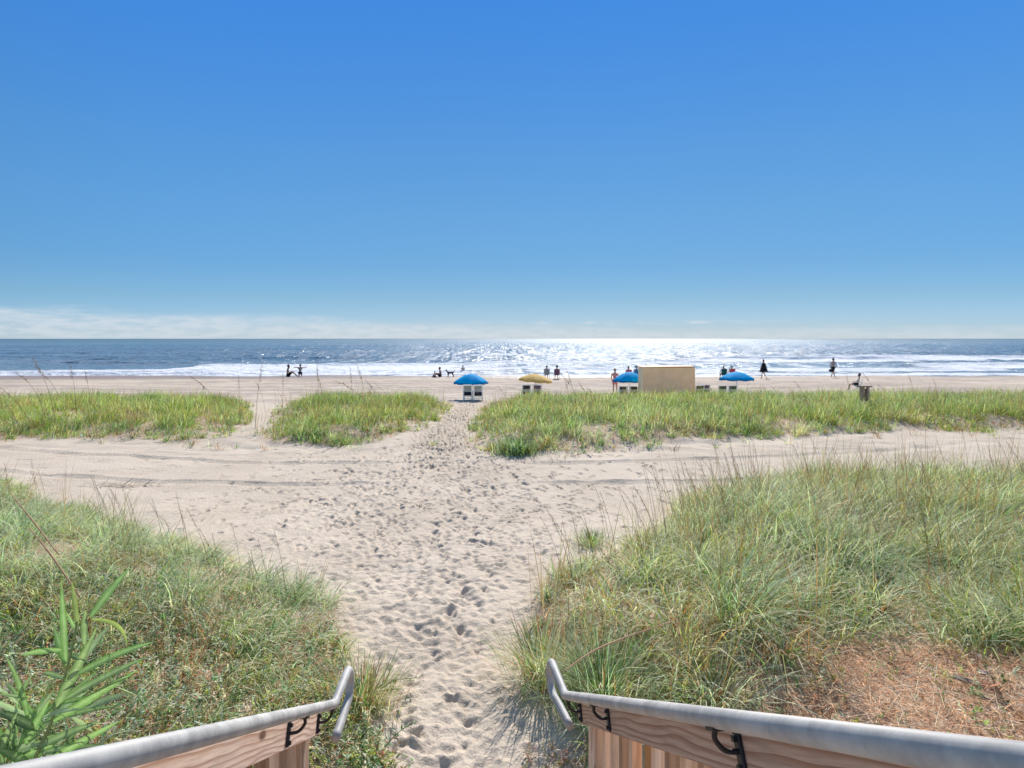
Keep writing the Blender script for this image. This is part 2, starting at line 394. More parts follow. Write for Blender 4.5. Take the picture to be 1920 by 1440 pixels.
def add_tube(bm, pts, rad, seg=12, caps=True):
    pts = [Vector(p) for p in pts]; n = len(pts)
    rads = rad if hasattr(rad, '__len__') else [rad]*n
    rings = []; up = None
    for i in range(n):
        t = (pts[min(i+1, n-1)]-pts[max(i-1, 0)]).normalized()
        if up is None: up = t.orthogonal().normalized()
        else:
            up = (up-t*up.dot(t))
            up = up.normalized() if up.length > 1e-6 else t.orthogonal().normalized()
        s = t.cross(up)
        rings.append([bm.verts.new(pts[i]+(up*math.cos(a)+s*math.sin(a))*rads[i]) for a in [2*math.pi*k/seg for k in range(seg)]])
    for i in range(n-1):
        for k in range(seg):
            bm.faces.new((rings[i][k], rings[i][(k+1) % seg], rings[i+1][(k+1) % seg], rings[i+1][k]))
    if caps:
        bm.faces.new(rings[0][::-1]); bm.faces.new(rings[-1])
def gh(x, y): return float(base_h(np.array([x]), np.array([y]))[0])

# ------------------------------------------------------------------ ground: one sand sheet
def build_sand():
    xi = list(np.arange(-4.6, 3.2, .02))
    d = .02; x = 3.2; right = []
    while x < 500: right.append(x); d *= 1.035; x += d
    d = .02; x = -4.62; left = []
    while x > -500: left.append(x); d *= 1.035; x -= d
    xs = np.array(left[::-1]+xi+right)
    ys = [-200, -120, -60, -30, -15, -8, -4, -2, 0, 1, 1.6, 2.0, 2.3, 2.6]
    y = 2.8
    while y < 85: ys.append(y); y += max(.015, .0033*y)
    ys += [90, 100, 120]
    ys = np.array(ys)
    X, Y = np.meshgrid(xs, ys)
    Z = base_h(X, Y)
    pathw = sstep(-.2, .6, -np.maximum.reduce([poly_sd(p, X, Y) for p in (FGL, FGR, DA, DB, DC)]))
    near = sstep(34, 26, Y)
    # trampled texture
    ctr = np.interp(Y, [2, 5, 8, 11, 14, 18, 26, 34], [-.45, -.75, -1.1, -1.5, -1.7, -1.9, -1.95, -2.2])
    wid = np.interp(Y, [2, 5, 7, 9, 11, 13, 15, 18, 26, 34], [.9, 1.0, 2.0, 3.2, 3.4, 1.9, 1.2, .9, .8, .9])
    tr = np.exp(-((X-ctr)/wid)**2)
    Z += pathw*near*((fbm(X*3.2, Y*3.2, 3, 21)-.5)*.04+(fbm(X*9, Y*9, 3, 31)-.5)*.026)*(.25+.75*tr)
    # tyre tracks along the back of the foredune
    for y0, amp in ((11.42, .035), (13.35, .034), (11.22, -.02), (13.15, -.02)):
        yt = y0+.015*(X+1.5)**2+(fbm(X*.5, X*0+y0, 2, 3)-.5)*.15
        gap = 1-.92*np.exp(-((X+1.3)/1.35)**4) if y0 > 11.3 else 1-.95*np.exp(-((X+.9)/1.8)**4)
        Z += amp*np.exp(-((Y-yt)/.05)**2)*gap*pathw*(.55+.9*vnoise(X*2.2, X*0+y0, 9))*(np.abs(X) < 40)
    # footprints
    frng = np.random.default_rng(11)
    prints = []
    while len(prints) < 6200:
        y = 3.0+25*frng.random()**1.1
        c = np.interp(y, [2, 5, 8, 11, 14, 18, 26, 34], [-.45, -.75, -1.1, -1.5, -1.7, -1.9, -1.95, -2.2])
        w = np.interp(y, [2, 5, 7, 9, 11, 13, 15, 18, 26, 34], [.75, .8, 1.35, 2.0, 2.3, 1.3, .75, .55, .4, .6])
        if y < 7.5 and frng.random() > .55+.12*(y-3): continue
        x = c+frng.normal()*w*.72
        if frng.random() < .34 and 6.5 < y < 14.5: x = frng.uniform(-11, 5)
        prints.append((x, y))
    for (x, y) in prints:
        if max(float(poly_sd(p, np.array([x]), np.array([y]))[0]) for p in (FGL, FGR, DA, DB, DC)) > -.05: continue
        a0 = frng.normal()*.5; full = frng.random() < .6; sc_ = frng.uniform(.7, 1.15); dp0 = frng.uniform(.010, .036)
        lobes = [(0, 0, .052, .042, 1.0)]
        if full: lobes = [(0, -.075, .048, .036, 1.0), (.008, .055, .060, .044, .85), (.0, .0, .05, .028, .35)]
        for (ox, oy, L, Wd, dm) in lobes:
            L *= sc_; Wd *= sc_
            a = a0; cx_ = x+(ox*math.cos(a)-oy*math.sin(a))*sc_; cy_ = y+(ox*math.sin(a)+oy*math.cos(a))*sc_
            i0, i1 = np.searchsorted(ys, [cy_-.3, cy_+.3]); j0, j1 = np.searchsorted(xs, [cx_-.3, cx_+.3])
            gx = X[i0:i1, j0:j1]-cx_; gy = Y[i0:i1, j0:j1]-cy_
            u = gx*math.cos(a)+gy*math.sin(a); v = -gx*math.sin(a)+gy*math.cos(a)
            r = np.sqrt((u/Wd)**2+(v/L)**2)+(vnoise(gx*22+x*9, gy*22, 3)-.5)*.7
            r = np.maximum(r, 0); dep = dp0*dm*float(np.interp(y, [3, 6, 8, 11, 14], [.45, .52, .85, 1.25, 1.45]))
            Z[i0:i1, j0:j1] += -dep*np.exp(-(r**2.4))+dep*.35*np.exp(-((r-1.6)/.45)**2)*(.3+1.2*vnoise(gx*14+y, gy*14+y, 5))
    toe = sstep(13.6, 15, Y)*sstep(18.6, 16.6, Y)*(1-np.exp(-((X+1.8)/1.2)**2))
    Z += toe*((fbm(X*1.6, Y*2.4, 4, 45)-.5)*.13)
    # trampled beach in the distance
    far = sstep(30, 36, Y)*sstep(66, 58, Y)
    Z += far*((fbm(X*1.3, Y*1.3, 4, 41)-.5)*.17)
    vm = np.maximum.reduce([poly_sd(p, X, Y) for p in (FGL, FGR, DA, DB, DC)])+(fbm(X*2, Y*2, 3, 6)-.5)*.8
    veg = sstep(-.15, .5, vm)
    shore = -.8+np.interp(X, [-60, -25, -12, 0, 10, 25, 60], [60.5, 61, 62, 62.5, 63.5, 65, 66])+(fbm(X*.12, Y*0, 3, 9)-.5)*3
    wet = sstep(-6.5, -.5, Y-shore)*.9
    n, m = X.shape
    V = np.stack([X, Y, Z], -1).reshape(-1, 3)
    idx = np.arange(n*m).reshape(n, m)
    F4 = np.stack([idx[:-1, :-1], idx[:-1, 1:], idx[1:, 1:], idx[1:, :-1]], -1).reshape(-1, 4)
    tint = np.stack([veg, wet, veg*0], -1).reshape(-1, 3)
    o = np_mesh('sand', V, [F4], M['sand'], tint=tint, smooth=True, attr='mask')
    tag(o, 'pale pinkish beach sand dimpled with footprints', None, None, 'structure')
build_sand()

# ------------------------------------------------------------------ sea
def build_sea():
    ys = []; y = 56.0
    while y < 60000: ys.append(y); y += max(.12, .0030*(y-40)) if y < 400 else y*.02
    ys = np.array(ys)
    u = np.linspace(-1, 1, 1000)
    U, Y = np.meshgrid(u, ys)
    X = U*(Y*.98+25)+np.sign(U)*np.abs(U)**9*(800+Y)
    D = Y
    wob = (fbm(X*.02, Y*0+3, 3, 14)-.5)
    H = np.zeros_like(X)
    sw = sstep(75, 130, Y)
    H += sw*.16*(fbm(X*.05, Y*.16, 4, 51)-.5)*2+(fbm(X*.35, Y*.6, 4, 61, .55)-.5)*(.16+.42*sw)
    for L, A, ph in ((23, .12, 0.), (14, .07, 2.)):
        H += sw*A*np.sin(2*np.pi*(Y+14*wob)/L+ph)*(.4+1.2*vnoise(X*.02, Y*.05, 17))
    H *= np.exp(-Y/900.)
    foam = np.zeros_like(X)
    # breaking crests: (centre y, x from, x to, height, foam trail towards the shore)
    crests = [(66.5, -70, -28, .40, 5), (70, -40, 2, .30, 5), (78, -60, -18, .12, 2), (91, -46, 2, .34, 21), (84, -6, 12, .40, 6), (76, 0, 30, .30, 5), (101, -8, 34, .45, 5),
              (116, 28, 75, .62, 11), (128, 60, 150, .55, 16), (131, 8, 34, .42, 7), (90, 58, 130, .48, 13), (79, 26, 64, .25, 4), (150, -12, 32, .28, 5), (100, -75, -50, .32, 0), (122, -52, -30, .35, 0), (114, 62, 90, .2, 3)]
    for i, (cy, x0, x1, h, trail) in enumerate(crests):
        cyv = cy+(fbm(X*.05, X*0+i*3.3, 3, i+70)-.5)*6
        e = sstep(x0-4, x0+5, X)*sstep(x1+4, x1-5, X)*(.55+.7*vnoise(X*.11, X*0+i, 90+i))
        d = Y-cyv
        prof = np.where(d > 0, np.exp(-(d/3.2)**2), np.exp(-(d/1.0)**2))
        H += h*e*prof
        if trail:
            fr = np.where(d > 0, np.exp(-(d/1.1)**2), sstep(-trail, -trail*.55, d))
            foam = np.maximum(foam, e*fr*1.05)
            H += .10*e*np.where(d < 0, sstep(-trail, 0, d), 0)*(fbm(X*1.2, Y*1.6, 3, 88)-.3)
    # swash at the edge of the beach
    shore = np.interp(X, [-60, -25, -12, 0, 10, 25, 60], [61, 61.5, 62.5, 63, 64, 65.5, 66.5])+(fbm(X*.10, Y*0, 3, 19)-.5)*4
    sw2 = np.exp(-((Y-shore-2.6)/3.4)**2)*(.45+.65*fbm(X*.15, Y*.3, 3, 29))
    foam = np.maximum(foam, sw2*1.15)
    foam = np.maximum(foam, sstep(118, 70, Y)*.20*fbm(X*.08, Y*.2, 3, 39))
    n, m = X.shape
    V = np.stack([X, Y, H], -1).reshape(-1, 3)
    idx = np.arange(n*m).reshape(n, m)
    F4 = np.stack([idx[:-1, :-1], idx[:-1, 1:], idx[1:, 1:], idx[1:, :-1]], -1).reshape(-1, 4)
    t = np.stack([foam, foam, foam], -1).reshape(-1, 3)
    o = np_mesh('sea', V, [F4], M['sea'], tint=np.clip(t, 0, 1), smooth=True, attr='foam')
    tag(o, 'blue sea with white breakers and sun glitter', None, None, 'structure')
build_sea()

# ------------------------------------------------------------------ grass
def blades(root, h, azi, th0, curl, width, col, seg=3, twist=None, tipcol=None):
    n = len(root)
    L = seg+1
    P = np.zeros((n, L, 3)); P[:, 0] = root
    dirx, diry = np.cos(azi), np.sin(azi)
    for k in range(1, L):
        th = th0+curl*((k-.5)/seg)
        st = (h/seg)
        P[:, k, 0] = P[:, k-1, 0]+st*np.sin(th)*dirx
        P[:, k, 1] = P[:, k-1, 1]+st*np.sin(th)*diry
        P[:, k, 2] = P[:, k-1, 2]+st*np.cos(th)
    sa = azi+np.pi/2+(twist if twist is not None else 0)
    side = np.stack([np.cos(sa), np.sin(sa), np.zeros(n)], -1)
    wk = np.array([.75, 1.0, .8, .5, .35, .2])[:seg]
    V = np.zeros((n, 2*seg+1, 3))
    for k in range(seg):
        off = side*(width*.5*wk[k])[:, None]
        V[:, 2*k] = P[:, k]-off; V[:, 2*k+1] = P[:, k]+off
    V[:, 2*seg] = P[:, seg]
    base = (np.arange(n)*(2*seg+1))[:, None]
    q = []
    for k in range(seg-1):
        q.append(base+np.array([[2*k, 2*k+1, 2*k+3, 2*k+2]]))
    Q = np.concatenate(q) if q else np.zeros((0, 4), int)
    T = base+np.array([[2*seg-2, 2*seg-1, 2*seg]])
    C = np.repeat(col[:, None, :], 2*seg+1, 1).copy()
    if tipcol is not None:
        for k in range(seg+1):
            f = (k/seg)**1.5
            mixc = col*(1-f)+tipcol*f
            if k < seg: C[:, 2*k] = mixc; C[:, 2*k+1] = mixc
            else: C[:, 2*seg] = mixc
    return V.reshape(-1, 3), Q, T, C.reshape(-1, 3)
def merge(parts):
    V = []; Q = []; T = []; C = []; off = 0
    for v, q, t, c in parts:
        V.append(v); Q.append(q+off); T.append(t+off); C.append(c); off += len(v)
    return np.concatenate(V), np.concatenate(Q), np.concatenate(T), np.concatenate(C)
def mk(name, parts, mat, **k):
    V, Q, T, C = merge(parts)
    fs = [f for f in (Q, T) if len(f)]
    return np_mesh(name, V, fs, mat, tint=C, **k)
def sample(poly, n, bbox, r, cond=None, edge=0.0):
    xs = r.uniform(bbox[0], bbox[1], n); ys = r.uniform(bbox[2], bbox[3], n)
    sd = poly_sd(poly, xs, ys)+(fbm(xs*1.1, ys*1.1, 4, 12)-.5)*np.clip(ys/9, .25, 1.4)*(1 if edge else 0)
    k = sd > 0
    if cond is not None: k &= cond(xs, ys)
    return xs[k], ys[k], sd[k]
GREEN = np.array([.18, .31, .10]); GREY = np.array([.46, .54, .38]); STRAW = np.array([.80, .69, .48]); RUST = np.array([.46, .22, .10]); YEL = np.array([.42, .45, .09]); DARK = np.array([.08, .12, .05])
def pick(n, w, r, u=None):
    pal = np.array([GREEN, GREY, STRAW, RUST, YEL, DARK])
    W_ = np.asarray(w, float)
    if W_.ndim == 1: W_ = np.repeat(W_[None], n, 0)
    W_ = W_/W_.sum(1, keepdims=True); cum = np.cumsum(W_, 1)
    q = r.random(n)
    if u is not None: q = np.where(r.random(n) < .62, u, q)
    i = (q[:, None] > cum).sum(1).clip(0, 5)
    c = pal[i]*(r.uniform(.7, 1.3, n)*(1 if u is None else .72+.56*((u*7.3) % 1)))[:, None]*(1+r.normal(0, .06, (n, 3)))
    return np.clip(c, .01, .9)

def in_view(x, y, mx=1.6): return np.abs(x) < .92*y+mx
def tufted(name, label, poly, bbox, ntuft, per, hr, wr, seed, colfun, seg=3, curlr=(.5, 1.7), spread=.05, wind=(0., 0.), hfun=None, cond=None):
    r = np.random.default_rng(seed)
    f = (lambda x, y: in_view(x, y)) if cond is None else (lambda x, y: in_view(x, y) & cond(x, y))
    tx, ty, sd = sample(poly, ntuft, bbox, r, f, 1)
    nt_ = len(tx)
    # clumps of tufts: drop some where noise is low
    fq = 2.3 if seg > 3 else 1.3
    keep = r.random(nt_) < np.clip((fbm(tx*fq, ty*fq, 3, seed+1)-.36)*4.6, .07, 1)
    tx, ty, sd = tx[keep], ty[keep], sd[keep]; nt_ = len(tx)
    cnt = r.poisson(per, nt_)+3
    id_ = np.repeat(np.arange(nt_), cnt); n = len(id_)
    ts = r.uniform(.55, 1.3, nt_)*(.42+1.1*fbm(tx*.8, ty*.8, 3, seed+3))
    if hfun is not None: ts = ts*hfun(tx, ty, sd)
    ax = r.uniform(0, 2*np.pi, n); rad = np.abs(r.normal(0, spread, n))*ts[id_]
    x = tx[id_]+rad*np.cos(ax); y = ty[id_]+rad*np.sin(ax)
    z = base_h(x, y)-.01
    h = r.uniform(hr[0], hr[1], n)*ts[id_]
    # flow direction shared locally
    fl = (fbm(tx*.45, ty*.45, 2, 77)-.5)*5
    fx = np.cos(fl)[id_]*.55+wind[0]; fy = np.sin(fl)[id_]*.55+wind[1]
    dx = np.cos(ax)+fx; dy = np.sin(ax)+fy
    azi = np.arctan2(dy, dx)
    th0 = r.uniform(.03, .45, n)
    curl = r.uniform(curlr[0], curlr[1], n)
    w = r.uniform(wr[0], wr[1], n)
    col, tip = colfun(x, y, n, r, tx[id_], ty[id_])
    o = mk(name, [blades(np.stack([x, y, z], -1), h, azi, th0, curl, w, col, seg, r.normal(0, .5, n), tip)], M['grass'])
    tag(o, label, 'grass', None, 'stuff'); print(name, n)
    return o

def col_right(x, y, n, r, tx, ty):
    a = fbm(tx*.7, ty*.7, 3, 101); b = fbm(tx*.9, ty*.9, 3, 111); near = sstep(5.5, 3.6, y)
    w = np.stack([.42+0*a, .75+1.8*np.clip(.5-a, 0, 1)*(1-.2*near), .46+1.4*np.clip(b-.5, 0, 1), .14+3.2*np.clip(b-.52, 0, 1)+.1*near, .22+1.2*np.clip(a-.5, 0, 1), .12+0*a], -1)
    c = pick(n, w, r, (tx*917.3+ty*331.7) % 1); tip = np.where(r.random(n)[:, None] < .6, c*.5+STRAW*.62, c)
    return c, tip
def col_left(x, y, n, r, tx, ty):
    a = fbm(tx*.7, ty*.7, 3, 121); b = fbm(tx*.8, ty*.8, 3, 131); far = sstep(4.6, 5.8, y)
    w = np.stack([.38+0*a, .35+1.0*far, .55-.1*far, .22-.15*far+.8*np.clip(b-.55, 0, 1), .15+.6*np.clip(a-.5, 0, 1), .12+0*a], -1)
    c = pick(n, w, r, (tx*917.3+ty*331.7) % 1); tip = np.where(r.random(n)[:, None] < .4, c*.5+STRAW*.6, c)
    return c, tip
def col_far(x, y, n, r, tx, ty):
    a = fbm(tx*.28, ty*.28, 3, 141); b = fbm(tx*.5, ty*.5, 3, 151)
    w = np.stack([.5+0*a, .22+2.2*np.clip(.47-a, 0, 1), .24+1.6*np.clip(b-.5, 0, 1), .10+2.2*np.clip(b-.54, 0, 1), .15+3.0*np.clip(a-.48, 0, 1), .14+1.5*np.clip(.42-b, 0, 1)], -1)
    c = np.clip(pick(n, w, r, (tx*917.3+ty*331.7) % 1)*np.array([1.0, 1.03, .75]), 0, .9)
    return c, np.where(r.random(n)[:, None] < .35, c*.5+STRAW*.5, c)

not_pine = lambda x, y: poly_sd(PINE, x, y) < (fbm(x*2, y*2, 2, 6)-.5)*.5
hR = lambda x, y, sd: (.75+.45*sstep(0, .8, sd))*(.7+.3*sstep(3.0, 4.5, y))
tufted('dune_grass', 'long drooping dune grass covering the bank right of the sand path', FGR, (0, 14, 1.8, 13), 15500, 17, (.28, .60), (.005, .0105), 201, col_right, 4, (.8, 3.0), .065, (-.15, -.25), hR, not_pine)
hF = lambda x, y, sd: .5+.62*sstep(0, 1.4, sd)
hL = lambda x, y, sd: (.65+.5*sstep(0, .9, sd))*(.45+.6*sstep(4.0, 5.4, y))
tufted('dune_grass', 'grey green swept grass covering the bank left of the sand path', FGL, (-13, -.6, 2.2, 12.4), 11500, 17, (.26, .54), (.005, .010), 202, col_left, 4, (1.0, 3.1), .065, (.25, -.3), hL)
tufted('dune_grass', 'bright green grass on the far dune at the left edge', DA, (-30, -7, 15, 29), 11500, 15, (.2, .50), (.007, .012), 203, col_far, 3, (.2, 2.0), .11, (0, 0), hF)
tufted('dune_grass', 'bright green grass island between the two sand gaps of the far dune', DB, (-11, -2, 15, 29), 6000, 16, (.2, .50), (.007, .012), 204, col_far, 3, (.2, 2.0), .11, (0, 0), hF)
tufted('dune_grass', 'bright green grass on the long far dune right of the path', DC, (-2, 32, 14, 30.5), 21500, 15, (.2, .52), (.007, .013), 205, col_far, 3, (.2, 2.1), .12, (0, 0), hF)

def col_stalk(x, y, n, r, tx, ty):
    pal = np.array([(.40, .19, .09), (.46, .27, .13), (.32, .22, .10), (.30, .30, .12), (.56, .44, .26)])
    c = pal[r.integers(0, 5, n)]*r.uniform(.6, 1.2, n)[:, None]
    return c, c*.8
tufted('dry_stems', 'thin upright rusty and tan stems standing through the right bank of grass', FGR, (0, 13, 3.4, 12.6), 1300, 6, (.5, .95), (.003, .006), 211, col_stalk, 3, (.0, .35), .08, (0, 0), None, not_pine)
tufted('dry_stems', 'thin upright tan stems standing through the left bank of grass', FGL, (-13, -.6, 3.6, 12), 330, 6, (.35, .7), (.003, .006), 212, col_stalk, 3, (.0, .5), .08)
tufted('dry_stems', 'thin tan upright stems above the left far dune', DA, (-30, -7, 15, 29), 900, 5, (.35, .75), (.007, .011), 213, col_stalk, 2, (.0, .4), .2)
tufted('dry_stems', 'thin dark upright stems above the grass island of the far dune', DB, (-11, -2, 15, 29), 500, 5, (.35, .75), (.007, .011), 214, col_stalk, 2, (.0, .4), .2)
tufted('dry_stems', 'thin dark upright stems above the right far dune', DC, (-2, 32, 14, 30.5), 2000, 5, (.35, .75), (.007, .011), 215, col_stalk, 2, (.0, .4), .2)

def col_edge(x, y, n, r, tx, ty):
    c = pick(n, np.tile(np.array([[.35, .1, .5, .7, .1, .25]]), (n, 1)), r, (tx*917.3+ty*331.7) % 1); return c, c
EB = [(-7.2, 16.4), (-4.5, 16), (-3.0, 17.2), (-2.7, 16.2), (-3.2, 15.2), (-4.6, 14.7), (-7.2, 15.2)]
EC = [(-.6, 14.6), (1.5, 14.6), (4, 16.0), (8, 17.0), (12, 18.2), (24, 18.6), (24, 17.8), (12, 16.9), (8, 15.6), (4, 14.6), (1, 13.5), (-.6, 13.9)]
EA = [(-26, 16.2), (-11.5, 16.5), (-8.3, 16.4), (-7.9, 15.4), (-11.5, 15.4), (-26, 15.2)]
for nm_, e_, bb_, k_, lab_ in (('A', EA, (-26, -7.5, 15, 17), 130, 'sparse rusty tufts on the bare sand in front of the left far dune'), ('B', EB, (-7.5, -2.5, 14.5, 17.5), 110, 'sparse rusty tufts on the bare sand in front of the grass island'), ('C', EC, (-1, 24, 13.3, 19), 420, 'sparse rusty tufts and roots on the bare sand in front of the right far dune')):
    tufted('sparse_grass', lab_, e_, bb_, k_, 7, (.12, .42), (.007, .012), 220+k_, col_edge, 3, (.2, 2.4), .12)

# ------------------------------------------------------------------ leafy ground cover, litter
def leaflets(pos, size, azi, pitch, col, wr=.42, fold=.35):
    n = len(pos)
    d = np.stack([np.cos(azi)*np.cos(pitch), np.sin(azi)*np.cos(pitch), np.sin(pitch)], -1)
    s = np.stack([-np.sin(azi), np.cos(azi), np.zeros(n)], -1)
    u = np.cross(d, s)
    V = np.zeros((n, 6, 3)); L = size[:, None]
    mid = pos+d*L*.5
    V[:, 0] = pos; V[:, 1] = pos+d*L*.35-s*L*wr*.5-u*L*fold*.3; V[:, 2] = pos+d*L*.75-s*L*wr*.32-u*L*fold*.2
    V[:, 3] = pos+d*L-u*L*0.06; V[:, 4] = pos+d*L*.75+s*L*wr*.32-u*L*fold*.2; V[:, 5] = pos+d*L*.35+s*L*wr*.5-u*L*fold*.3
    base = (np.arange(n)*6)[:, None]
    Q = np.concatenate([base+np.array([[0, 1, 2, 3]]), base+np.array([[0, 3, 4, 5]])])
    return V.reshape(-1, 3), Q, np.zeros((0, 3), int), np.repeat(col[:, None], 6, 1).reshape(-1, 3)
def sprigs(name, label, poly, bbox, ns, seed, colfun, sz=(.018, .045), hh=(.06, .22), per=9, cond=None):
    r = np.random.default_rng(seed)
    tx, ty, sd = sample(poly, ns, bbox, r, (lambda x, y: in_view(x, y)) if cond is None else (lambda x, y: in_view(x, y) & cond(x, y)), 1)
    n0 = len(tx); h = r.uniform(*hh, n0); az_ = r.uniform(0, 6.28, n0); le = r.uniform(.2, 1.0, n0)
    tz = base_h(tx, ty)
    sc = colfun(tx, ty, n0, r)
    parts = [blades(np.stack([tx, ty, tz], -1), h*1.1, az_, le*.6, le*.8, np.full(n0, .003), sc*.8, 2)]
    k = np.repeat(np.arange(n0), per); n = len(k); t = r.uniform(.15, 1, n)
    px = tx[k]+np.cos(az_[k])*np.sin(le[k])*h[k]*t; py = ty[k]+np.sin(az_[k])*np.sin(le[k])*h[k]*t; pz = tz[k]+h[k]*t*np.cos(le[k]*.8)
    parts.append(leaflets(np.stack([px, py, pz], -1), r.uniform(*sz, n)*(.7+.5*(1-t)), r.uniform(0, 6.28, n), r.uniform(-.4, .9, n), np.clip(sc[k]*r.uniform(.7, 1.3, n)[:, None], 0, 1)))
    o = mk(name, parts, M['leaf']); tag(o, label, 'ground cover', None, 'stuff'); print(name, n)
def csprig(tx, ty, n, r):
    a = fbm(tx*1.6, ty*1.6, 2, 301)
    w = np.stack([.45+0*a, .45+0*a, .2+0*a, .2+1.6*np.clip(.47-a, 0, 1), .3+2.5*np.clip(a-.5, 0, 1), .15+0*a], -1)
    return pick(n, w, r)
sprigs('ground_cover', 'low leafy weeds and runners left of the left handrail', FGL, (-6, -.6, 2.4, 6.0), 7500, 301, csprig, cond=lambda x, y: y < 5.4+(fbm(x, y, 2, 5)-.5)*2)
sprigs('ground_cover', 'small leafy weeds scattered through the right bank of grass', FGR, (0.2, 8, 2.2, 9), 2200, 302, csprig)
sprigs('ground_cover', 'scattered small green plants poking through the pine straw', PINE, (.5, 7, 1.2, 4.6), 260, 308, csprig, (.015, .035), (.02, .10))
sprigs('ground_cover', 'leafy runners and low plants on the left far dune', DA, (-28, -7, 15, 28), 2600, 303, csprig, (.05, .10), (.1, .35), 9)
sprigs('ground_cover', 'broad leafed green plants among the grass island of the far dune', DB, (-11, -2, 15, 28), 1500, 304, csprig, (.05, .10), (.1, .38), 9)
sprigs('ground_cover', 'pale leafed plants on the long right far dune', DC, (-2, 30, 14, 30), 5200, 305, csprig, (.05, .10), (.1, .36), 9)
FOOT_L = [(-.85, 3.75), (-.74, 3.5), (-.68, 2.9), (-.85, 2.8)]
FOOT_R = [(.14, 3.7), (.4, 3.7), (.45, 2.9), (.10, 3.0)]
sprigs('ground_cover', 'green and rusty weeds at the foot of the left handrail', FOOT_L, (-1, -.3, 2.7, 4.1), 1100, 306, csprig, (.018, .045), (.04, .2))
cpink = lambda tx, ty, n, r: np.array([(.55, .30, .24), (.46, .40, .16), (.60, .42, .34)])[r.integers(0, 3, n)]*r.uniform(.6, 1.2, n)[:, None]
sprigs('ground_cover', 'pinkish low weeds at the foot of the right handrail', FOOT_R, (-.1, .6, 2.8, 4.1), 600, 307, cpink, (.012, .03), (.02, .1))

def litter(name, label, poly, bbox, n, seed, cols, lr=(.08, .22), w=(.0018, .004), hz=.035):
    r = np.random.default_rng(seed)
    x, y, sd = sample(poly, n, bbox, r, lambda x, y: in_view(x, y), 1); n = len(x)
    z = base_h(x, y)+np.abs(r.normal(0, hz, n))
    pal = np.array(cols); c = pal[r.integers(0, len(pal), n)]*r.uniform(.6, 1.35, n)[:, None]
    az_ = r.uniform(0, 6.28, n)
    o = mk(name, [blades(np.stack([x, y, z], -1), r.uniform(*lr, n), az_, r.uniform(1.25, 1.75, n), r.normal(0, .35, n), r.uniform(*w, n), np.clip(c, 0, 1), 3, r.normal(0, .4, n))], M['stalk'])
    tag(o, label, 'litter', None, 'stuff')
ORB = [(.80, .42, .22), (.68, .33, .17), (.88, .58, .36), (.42, .21, .12), (.80, .64, .44)]
litter('pine_straw', 'orange brown dead pine straw carpeting the ground right of the handrail', PINE, (.5, 7, 1.2, 5.4), 60000, 401, ORB)
litter('dead_grass', 'dead brown grass litter under the left bank', FGL, (-8, -.6, 2.4, 9), 30000, 402, ORB+[(.40, .33, .2), (.16, .09, .06)], (.08, .25))
litter('dead_grass', 'dead brown grass litter under the right bank', FGR, (.2, 9, 2.4, 10), 34000, 403, ORB+[(.40, .33, .2), (.16, .09, .06)], (.08, .25))

# ------------------------------------------------------------------ sea oats, one by one
def make_oat(h, lean, az_, thick, seedheads, r):
    pts = [Vector((0, 0, 0))]; th = lean*.3
    k = 7
    for i in range(k):
        th += lean*.7/k*(1+i*.25)
        pts.append(pts[-1]+Vector((math.sin(th)*math.cos(az_), math.sin(th)*math.sin(az_), math.cos(th)))*h/k)
    bm = bmesh.new()
    add_tube(bm, pts, [thick*(1-.6*i/k) for i in range(k+1)], 5)
    me = bpy.data.meshes.new('sea_oat'); bm.to_mesh(me); bm.free()
    # spikelets
    P = []; A = []; Sz = []; Pi = []
    n = 34
    for i in range(n):
        t = .74+.26*i/n*1.0
        f = t*k; j = min(int(f), k-1); p = pts[j].lerp(pts[j+1], f-j)
        P.append(p+Vector((r.normal(0, .004), r.normal(0, .004), 0))); A.append(az_+r.normal(0, 1.0)); Pi.append(r.uniform(-.6, .9)); Sz.append(seedheads*r.uniform(.7, 1.2)*(1.15-.5*(i/n)))
    col = np.array([[.34, .22, .13]])*r.uniform(.5, 1.2, n)[:, None]
    V, Q, T, C = leaflets(np.array([list(p) for p in P]), np.array(Sz), np.array(A), np.array(Pi), col, .28)
    hm = bpy.data.meshes.new('seed_head')
    hm.from_pydata([tuple(v) for v in V], [], [tuple(q) for q in Q])
    for m_, c_ in ((hm, C),):
        ca = m_.color_attributes.new('tint', 'FLOAT_COLOR', 'POINT'); ca.data.foreach_set('color', np.concatenate([c_, np.ones((len(c_), 1))], 1).astype(np.float32).ravel())
    ca = me.color_attributes.new('tint', 'FLOAT_COLOR', 'POINT'); cc = np.array([.30, .21, .11, 1])
    ca.data.foreach_set('color', np.tile(cc, len(me.vertices)).astype(np.float32))
    me.materials.append(M['stalk']); hm.materials.append(M['stalk'])
    return me, hm
orr = np.random.default_rng(500)
OATS = [make_oat(1.0, orr.uniform(.15, .55), math.pi+orr.normal(0, .35), .0032, .022, orr) for _ in range(10)]
OATS_FAR = [make_oat(1.0, orr.uniform(.15, .8), math.pi+orr.normal(0, .5), .0036, .04, orr) for _ in range(8)]
def oat(x, y, h, lib, label, group, rz=None):
    k = int(orr.integers(0, len(lib))); me, hm = lib[k]
    o = bpy.data.objects.new('sea_oat', me); COL.objects.link(o)
    o.location = (x, y, gh(x, y)-.01); o.scale = (h, h, h); o.rotation_euler = (0, 0, orr.normal(0, .35) if rz is None else rz)
    tag(o, label, 'sea oat', group)
    c = bpy.data.objects.new('seed_head', hm); COL.objects.link(c); c.parent = o
